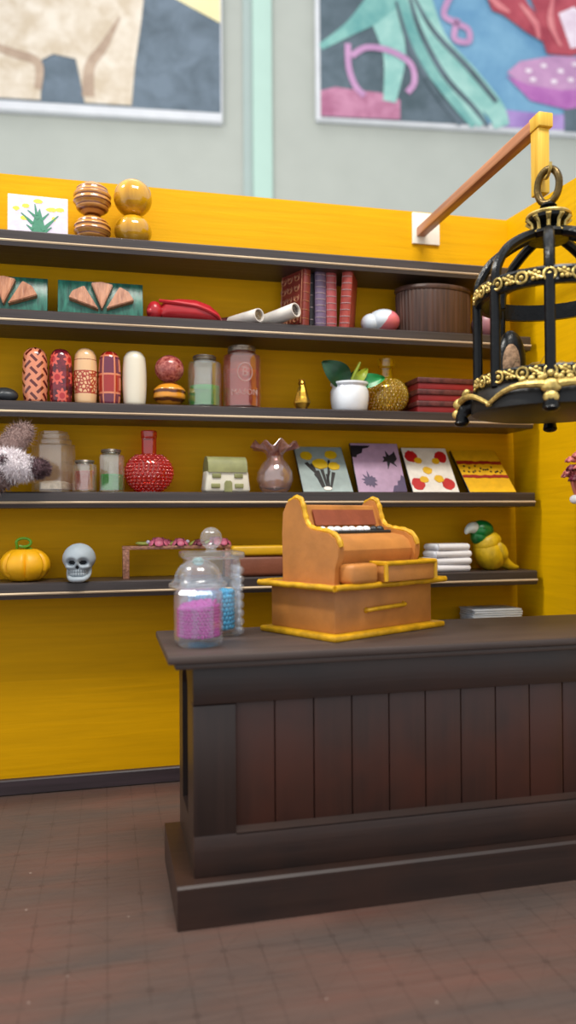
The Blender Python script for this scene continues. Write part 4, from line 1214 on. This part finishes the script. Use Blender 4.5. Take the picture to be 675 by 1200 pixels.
def f_bunch(b, w, h):
    for k, (p, q2, w0, w1) in enumerate([((-0.02, 0.025), (-0.045, 0.16), .008, .014), ((-0.012, 0.02), (-0.025, 0.12), .009, .012), ((0.0, 0.02), (-0.006, 0.125), .008, .014), ((0.008, 0.02), (0.012, 0.10), .008, .012), ((0.014, 0.02), (0.042, 0.11), .008, .016), ((0.018, 0.10), (0.034, 0.18), .010, .008), ((0.002, 0.05), (0.026, 0.12), .008, .010), ((-0.03, 0.10), (-0.068, 0.165), .012, .016), ((-0.024, 0.06), (-0.040, 0.10), .006, .010)]):
        patch(b, line(p, q2, w0, w1), 1 + k % 3, 1)
    for k, (x_, z_, rx, rz_) in enumerate(((-0.060, 0.205, .026, .024), (-0.008, 0.158, .033, .030), (0.048, 0.212, .027, .024), (0.050, 0.145, .025, .022))):
        patch(b, blob(x_, z_, rx, rz_, k + 3, 18, 0.08), 4, 2)
    patch(b, blob(0, 0.018, 0.018, 0.010, 9), 4, 3)


def f_splat(b, w, h):
    def star(cx_, cz_, r0, r1, n, seed, mi, lv=2):
        R = random.Random(seed); pts = []
        for k in range(2 * n):
            r_ = (r1 * R.uniform(.6, 1.1)) if k % 2 == 0 else r0 * R.uniform(.8, 1.2)
            pts.append((cx_ + r_ * math.cos(PI * k / n), cz_ + r_ * math.sin(PI * k / n)))
        patch(b, pts, lv, mi)
    star(0.055, 0.165, 0.018, 0.048, 7, 3, 1); patch(b, [(0.05, 0.16), (0.085, 0.205), (0.092, 0.165), (0.07, 0.14)], 3, 1)
    star(-0.048, 0.055, 0.022, 0.046, 11, 8, 2)
    patch(b, blob(-0.095, 0.222, 0.016, 0.02, 5) if False else [(-0.108, 0.175), (-0.108, 0.232), (-0.02, 0.232), (-0.03, 0.222), (-0.055, 0.216), (-0.062, 0.195), (-0.085, 0.185), (-0.09, 0.172)], 2, 1)
    patch(b, [(0.045, 0.003), (0.108, 0.003), (0.108, 0.075), (0.095, 0.085), (0.088, 0.060), (0.075, 0.055), (0.072, 0.035), (0.055, 0.032)], 2, 2)


def f_red(b, w, h):
    for k, (x_, z_) in enumerate(((-0.070, 0.195), (0.070, 0.195), (-0.072, 0.045), (0.066, 0.045))):
        patch(b, blob(x_, z_, 0.028, 0.032, 20 + k, 18, 0.12), 2, 1)
    for k, (x_, z_, r_) in enumerate(((-0.042, 0.172, .018), (0.040, 0.170, .018), (-0.040, 0.068, .020), (0.030, 0.072, .022), (-0.012, 0.118, .022))):
        patch(b, blob(x_, z_, r_, r_ * 0.9, 40 + k, 16, 0.1), 3, 2)


def f_yel(b, w, h):
    for z_, sd in ((0.100, 3), (0.190, 5)):
        R = random.Random(sd); n = 14
        up = [(-w / 2 + .003 + (w - .006) * k / n, z_ + 0.008 + R.uniform(-.003, .004)) for k in range(n + 1)]; dn_ = [(x_, z_ - 0.010 + R.uniform(-.003, .003)) for x_, _ in up[::-1]]
        for i in range(n): patch(b, [up[i], up[i + 1], dn_[n - i - 1], dn_[n - i]], 2, 1)
    R = random.Random(8)
    for k in range(18): patch(b, blob(-w / 2 + .02 + (w - .04) * k / 17, 0.145 + R.uniform(-.022, .022), .0045, .006, 60 + k, 8), 2, 2)


cg_ = 'art cards leaning on the fourth shelf'
card('art_card', 'grey art card painted with yellow flowers in a dark bunch', 0.214, 0.262, (0.886, -0.203, Z4 + .0005), math.radians(40), 0, M['black'], f_bunch, [P_['grey'], P_['dk'], P_['dyel'], P_['white']], group=cg_)
card('art_card', 'lilac art card with black ink splats, second of the leaning four', 0.218, 0.246, (1.130, -0.178, Z4 + .0005), math.radians(28), 0, M['black'], f_splat, [P_['lilac'], P_['ink'], P_['purp']], group=cg_)
card('art_card', 'white art card with red corner blots and yellow dabs', 0.214, 0.246, (1.366, -0.190, Z4 + .0005), math.radians(35), 0, M['black'], f_red, [P_['white'], P_['red'], P_['gold']], group=cg_)
card('art_card', 'yellow art card with two dark red bands, rightmost of the leaning four', 0.222, 0.272, (1.622, -0.206, Z4 + .0005), math.radians(44), 0, M['black'], f_yel, [P_['ochre'], P_['maroon'], P_['dk']], group=cg_)

# ------------------------------------------------------------------ LOWEST SHELF
pk = thing('clay_pumpkin', 'orange clay pumpkin with looped green stem at left end of the lowest shelf', 'pumpkin', (-0.300, -0.125, Z5))
mo = mat('orange_yellow_clay', '#ecab0c', 0.45, vary=0.08, scale=10, bump=0.12)


def pump(v):
    a_ = math.atan2(v[1], v[0]) + 0.6 * v[2]; r_ = math.hypot(v[0], v[1])
    k_ = 1 - 0.10 * (abs(math.cos(3.5 * a_ + 0.4)) < 0.16) - 0.04 * max(0, 0.4 - abs(math.cos(3.5 * a_ + 0.4)))
    dz = -0.020 * math.exp(-(r_ / 0.025) ** 2) * (1 if v[2] > 0 else -1)
    return (v[0] * k_, v[1] * k_, v[2] + dz)


MB().ball((0, 0, 0.062), 0.0935, 72, sc=(1, 0.95, 0.74), fun=pump).build('pumpkin_body', mo, pk, angle=80)
mgn = mat('lime_green_clay', '#5f9a1c', 0.4, vary=0.15)
pts = [(-0.03, -0.01, 0.118), (-0.026, -0.02, 0.130)] + [(-0.002 + 0.026 * math.cos(PI + q_), -0.025, 0.148 + 0.016 * math.sin(q_ + PI) * -1) for q_ in [k * 2 * PI / 14 for k in range(13)]]
MB().tube(smooth(pts, 3), 0.0055, 8).tube(smooth([(0.0, -0.005, 0.12), (0.018, -0.015, 0.126), (0.026, -0.012, 0.120)], 4), 0.005, 8).build('stem', mgn, pk)

sk = thing('skull', 'small pale grey human skull ornament at the front of the lowest shelf', 'skull', (-0.098, -0.192, Z5), math.radians(-6))
mwk = mat('pale_bone', '#a3adb4', 0.6, vary=0.12, scale=18, bump=0.25, bscale=30); mdk = mat('dark_socket', '#22252a', 0.8, bump=0)


def skullf(v):
    x_, y_, z_ = v
    # cranium egg: narrow the lower half into the face, push the face forward
    if z_ < 0:
        k_ = 1 - 0.26 * min(1, (-z_ / 0.05)) ** 1.6; x_ *= k_
        if y_ > 0: y_ *= 1 - 0.45 * min(1, -z_ / 0.05)
        else: y_ *= 1 - 0.02 * (-z_ / 0.05)
    if y_ < -0.02:
        for ex in (-0.021, 0.021):
            g = math.exp(-(((x_ - ex) / 0.016) ** 2 + ((z_ + 0.010) / 0.013) ** 2) ** 1.6); y_ += 0.026 * g
        g = math.exp(-((x_ / 0.007) ** 2 + ((z_ + 0.029) / 0.009) ** 2) ** 1.4); y_ += 0.014 * g
        g = math.exp(-((x_ / 0.006) ** 2 + ((z_ + 0.012) / 0.010) ** 2)); y_ -= 0.004 * g
        for ex in (-0.034, 0.034):
            g = math.exp(-(((x_ - ex) / 0.012) ** 2 + ((z_ + 0.030) / 0.008) ** 2)); y_ -= 0.006 * g; x_ += 0.006 * g * (1 if ex > 0 else -1)
    return (x_, y_, z_)


b = MB().ball((0, 0.0, 0.084), 0.0625, 96, sc=(0.98, 1.08, 0.96), fun=skullf)
for f in b.bm.faces:
    c = f.calc_center_median()
    lx, lz = c.x, c.z - 0.084
    if c.y < -0.01:
        for ex in (-0.021, 0.021):
            if ((lx - ex) / 0.0120) ** 2 + ((lz + 0.011) / 0.0085) ** 2 < 1: f.material_index = 1
        if (lx / 0.0055) ** 2 + ((lz + 0.029) / 0.0075) ** 2 < 1: f.material_index = 1
b.build('cranium', [mwk, mdk], sk, angle=80)
b = MB().tube(smooth([(-0.039, 0.012, 0.056), (-0.037, -0.012, 0.026), (-0.024, -0.044, 0.0115), (0, -0.053, 0.010), (0.024, -0.044, 0.0115), (0.037, -0.012, 0.026), (0.039, 0.012, 0.056)], 5), [0.007 + 0.003 * math.sin(PI * k / 30) for k in range(31)], 10)
b.ball((0, -0.012, 0.030), 0.036, 18, sc=(1.0, 1.0, 0.82))
b.build('jaw', mwk, sk)
b = MB()
for row, z_ in ((0, 0.030), (1, 0.042)):
    for k in range(8):
        a_ = (k - 3.5) * 0.22
        b.box((0.036 * math.sin(a_), 0.006 - 0.054 * math.cos(a_), z_), (0.0072, 0.010, 0.0105), (0, 0, a_), bev=0.0018)
b.build('teeth', mwk, sk)

bn = thing('flower_bench', 'little copper glitter arch bench topped with pink roses on the lowest shelf', 'bench', (0.278, -0.115, Z5))
mcp = mat('copper_glitter', '#9a6a55', 0.4, 0.3, vary=0.5, scale=90, bump=0.8, bscale=120)
MB().box((0, 0, 0.121), (0.430, 0.07, 0.014), bev=0.002).build('bench_top', mcp, bn)
for s_ in (-1, 1): MB().box((s_ * 0.201, 0, 0.057), (0.026, 0.07, 0.114), bev=0.002).build('leg', mcp, bn)
mrose = mat('pink_rose_clay', '#c2607a', 0.5, vary=0.25, scale=30); mdr = mat('dark_rose_clay', '#6d2436', 0.5, vary=0.25, scale=30); mlf = mat('yellow_green_clay', '#98a04a', 0.5, vary=0.2)


def rose(c, r, m, parent, name='rose', seed=0):
    b = MB(); R = random.Random(seed)
    b.ball((c[0], c[1], c[2] + r * 0.4), r * 0.45, 10)
    for ring, (n, rad, tilt) in enumerate(((4, 0.45, 1.1), (6, 0.8, 0.6))):
        for k in range(n):
            a_ = 2 * PI * k / n + ring * 0.4 + R.random() * .3
            b.ball((c[0] + rad * r * math.cos(a_), c[1] + rad * r * math.sin(a_), c[2] + r * (0.45 - 0.2 * ring)), r * 0.42, 8, sc=(0.35, 1.0, 0.9), rot=(0, -0.5 * ring, a_))
    return b.build(name, m, parent)


for k, (x_, r_, m_) in enumerate(((-0.075, 0.030, mrose), (-0.048, 0.024, mrose), (0.010, 0.026, mrose), (-0.06, 0.022, mdr), (0.085, 0.022, mdr), (0.155, 0.030, mrose), (0.185, 0.024, mrose), (-0.025, 0.018, mdr))):
    rose((x_, -0.01 + 0.014 * (k % 2), 0.128), r_ * 1.35, m_, bn, 'rose', k)
for x_ in (-0.14, -0.118, -0.02, 0.062, 0.115):
    MB().ball((x_, -0.012, 0.137), 0.020, 10, sc=(1.2, 0.6, 0.4), rot=(0, -0.5 if x_ > -0.1 else 0.1, 0)).build('leaf', mlf, bn)
for x_ in (-0.115, -0.095, 0.04):
    MB().ball((x_, -0.02, 0.143), 0.008, 10).build('bud', P_['lav'], bn)

ch = thing('trinket_box', 'red brown box with bright yellow lid behind the cash register', 'box', (0.600, -0.12, Z5))
MB().box((0, 0, 0.042), (0.215, 0.13, 0.084), bev=0.016, seg=3).build('box_base', mat('red_brown_clay', '#7d4630', 0.5, vary=0.15, bump=0.3), ch)
MB().box((0, 0, 0.104), (0.222, 0.138, 0.040), bev=0.010, seg=3).build('box_lid', mat('bright_yellow_clay', '#d8a40c', 0.45, vary=0.12, bump=0.3), ch)

for k, nm in enumerate(('bottom one of the four', 'second from the bottom of the four', 'third from the bottom of the four', 'top one of the four')):
    t = thing('folded_towel', f'white folded towel beside the green and yellow bird, {nm}', 'towel', (1.437 + (0.004, -0.002, 0.006, 0.004)[k], -0.130, Z5 + k * 0.0302), math.radians((3, -2, 2, 5)[k]), 'folded white towels on the lowest shelf')
    wd_ = (0.178, 0.200, 0.186, 0.172)[k]
    b = MB().tube([(-wd_ / 2 + 0.013, -0.045, 0.015), (0, -0.048, 0.015), (wd_ / 2 - 0.013, -0.045, 0.015)], 0.0148, 12)
    b.box((0, 0.005, 0.015), (wd_, 0.115, 0.029), bev=0.0135, seg=4)
    b.build('towel_fold', M['white'], t)

bd = thing('bird_figurine', 'bird figurine with green head, white beak and yellow body on lowest shelf', 'figurine', (1.640, -0.125, Z5))
mby = mat('yellow_feather_clay', '#c9a512', 0.45, vary=0.25, scale=30, bump=1.0, bscale=34, stretch=(1, 1, .5)); mbg = mat('green_glossy_paint', '#0c6b2e', 0.28, vary=0.45, scale=16, bump=0.4, bscale=30)
b = MB().ball((0.004, 0, 0.074), 0.074, 28, sc=(0.97, 0.86, 1.05), fun=lambda v: (v[0] - 0.22 * max(0, v[2]) - 0.1 * min(0, v[2]), v[1], v[2]))
b.tube(smooth([(0.010, 0, 0.075), (0.045, 0, 0.055), (0.080, 0, 0.028), (0.115, 0, 0.012), (0.142, 0, 0.009)], 5), [0.060 * (1 - 0.86 * (k / 20) ** 0.8) for k in range(21)], 16, flat=0.85)
bo = b.build('body', mby, bd)
for v in bo.data.vertices: v.co.z = max(v.co.z, 0.0)
b = MB().lathe([(0.040, -0.030), (0.060, -0.026), (0.066, -0.016), (0.064, 0.0), (0.056, 0.016), (0.046, 0.026), (0.030, 0.030), (0, 0.030)], 26, sx=1.0, sy=0.92, mtx=Matrix.Translation((-0.012, 0, 0.128)) @ Matrix.Rotation(-0.42, 4, 'Y'))
b.build('neck_ruff', mby, bd)
MB().ball((0.040, -0.045, 0.085), 0.034, 16, sc=(0.75, 0.5, 1.25), rot=(0, -0.5, 0)).build('wing', mby, bd)
MB().ball((-0.035, -0.002, 0.174), 0.050, 26, sc=(1.08, 0.95, 0.92)).ball((-0.046, -0.004, 0.148), 0.040, 18).build('head', mbg, bd)
b = MB().tube(smooth([(-0.070, -0.012, 0.186), (-0.090, -0.016, 0.186), (-0.108, -0.018, 0.176), (-0.118, -0.018, 0.160)], 4), [0.025, 0.026, 0.026, 0.025, 0.024, 0.0225, 0.0205, 0.0185, 0.016, 0.0135, 0.011, 0.008, 0.004], 14)
b.build('beak', mat('grey_white_paint', '#c9cfc9', 0.4, vary=0.06), bd)
MB().ball((-0.044, -0.043, 0.184), 0.0055, 10).build('eye', M['black'], bd)

# ------------------------------------------------------------------ low ledge behind the counter with papers
t = thing('low_ledge', 'short dark ledge on the back wall hidden behind the counter', 'shelf', (0, 0, 0.565), 0)
MB().box((1.60, -0.11, -0.02), (0.46, 0.22, 0.04), bev=0.003).build('board', M['shelf'], t)
t = thing('black_book', 'black book lying flat behind the counter under the white papers', 'book', (1.615, -0.11, 0.5655), 0.03)
MB().box((0, 0, 0.030), (0.300, 0.16, 0.058), bev=0.004).build('cover', booklet('black_book_cloth', '#141014'), t)
MB().box((0.004, 0, 0.030), (0.296, 0.165, 0.046)).build('pages', M['cream'], t)
t = thing('paper_stack', 'stack of white papers on the black book just above the counter', 'papers', (1.655, -0.11, 0.6245), -0.04)
b = MB()
for k in range(6): b.box((0.003 * math.sin(k * 2.2), 0, 0.005 + 0.0095 * k), (0.225, 0.15, 0.007), (0, 0, 0.02 * math.sin(k * 1.7)), bev=0.001)
b.build('sheets', mat('bluish_white_paper', '#cfd5dc', 0.6, vary=0.08, scale=20), t)

# ------------------------------------------------------------------ pink flower ornament on the right wall
wx = wall_x(1.2)
fo = thing('wall_ornament', 'pink rose-covered cone ornament on the yellow right wall at the frame edge', 'ornament', (wx, -0.665, 1.175))
mpi = mat('salmon_pink_clay', '#c06a66', 0.45, vary=0.3, scale=30, bump=0.5)
b = MB().lathe([(0, -0.165), (0.012, -0.16), (0.06, -0.09), (0.115, 0.0), (0.135, 0.05), (0.12, 0.08), (0, 0.10)], 24, sx=0.4, sy=1.0, c=(-0.052, 0, 0)); b.build('cone_body', mpi, fo)
R = random.Random(9)
for k in range(22):
    a_ = R.uniform(0, 2 * PI); q_ = math.sqrt(R.random())
    yy, zz = 0.145 * q_ * math.cos(a_), 0.055 + 0.085 * q_ * math.sin(a_)
    rose((-0.085 - 0.03 * (1 - q_), yy, zz), 0.026, mpi if k % 3 else mdr, fo, 'rose', k)
MB().ball((-0.095, 0.055, -0.03), 0.030, 14, sc=(0.5, 1.0, 0.6)).build('white_bow', M['white'], fo)
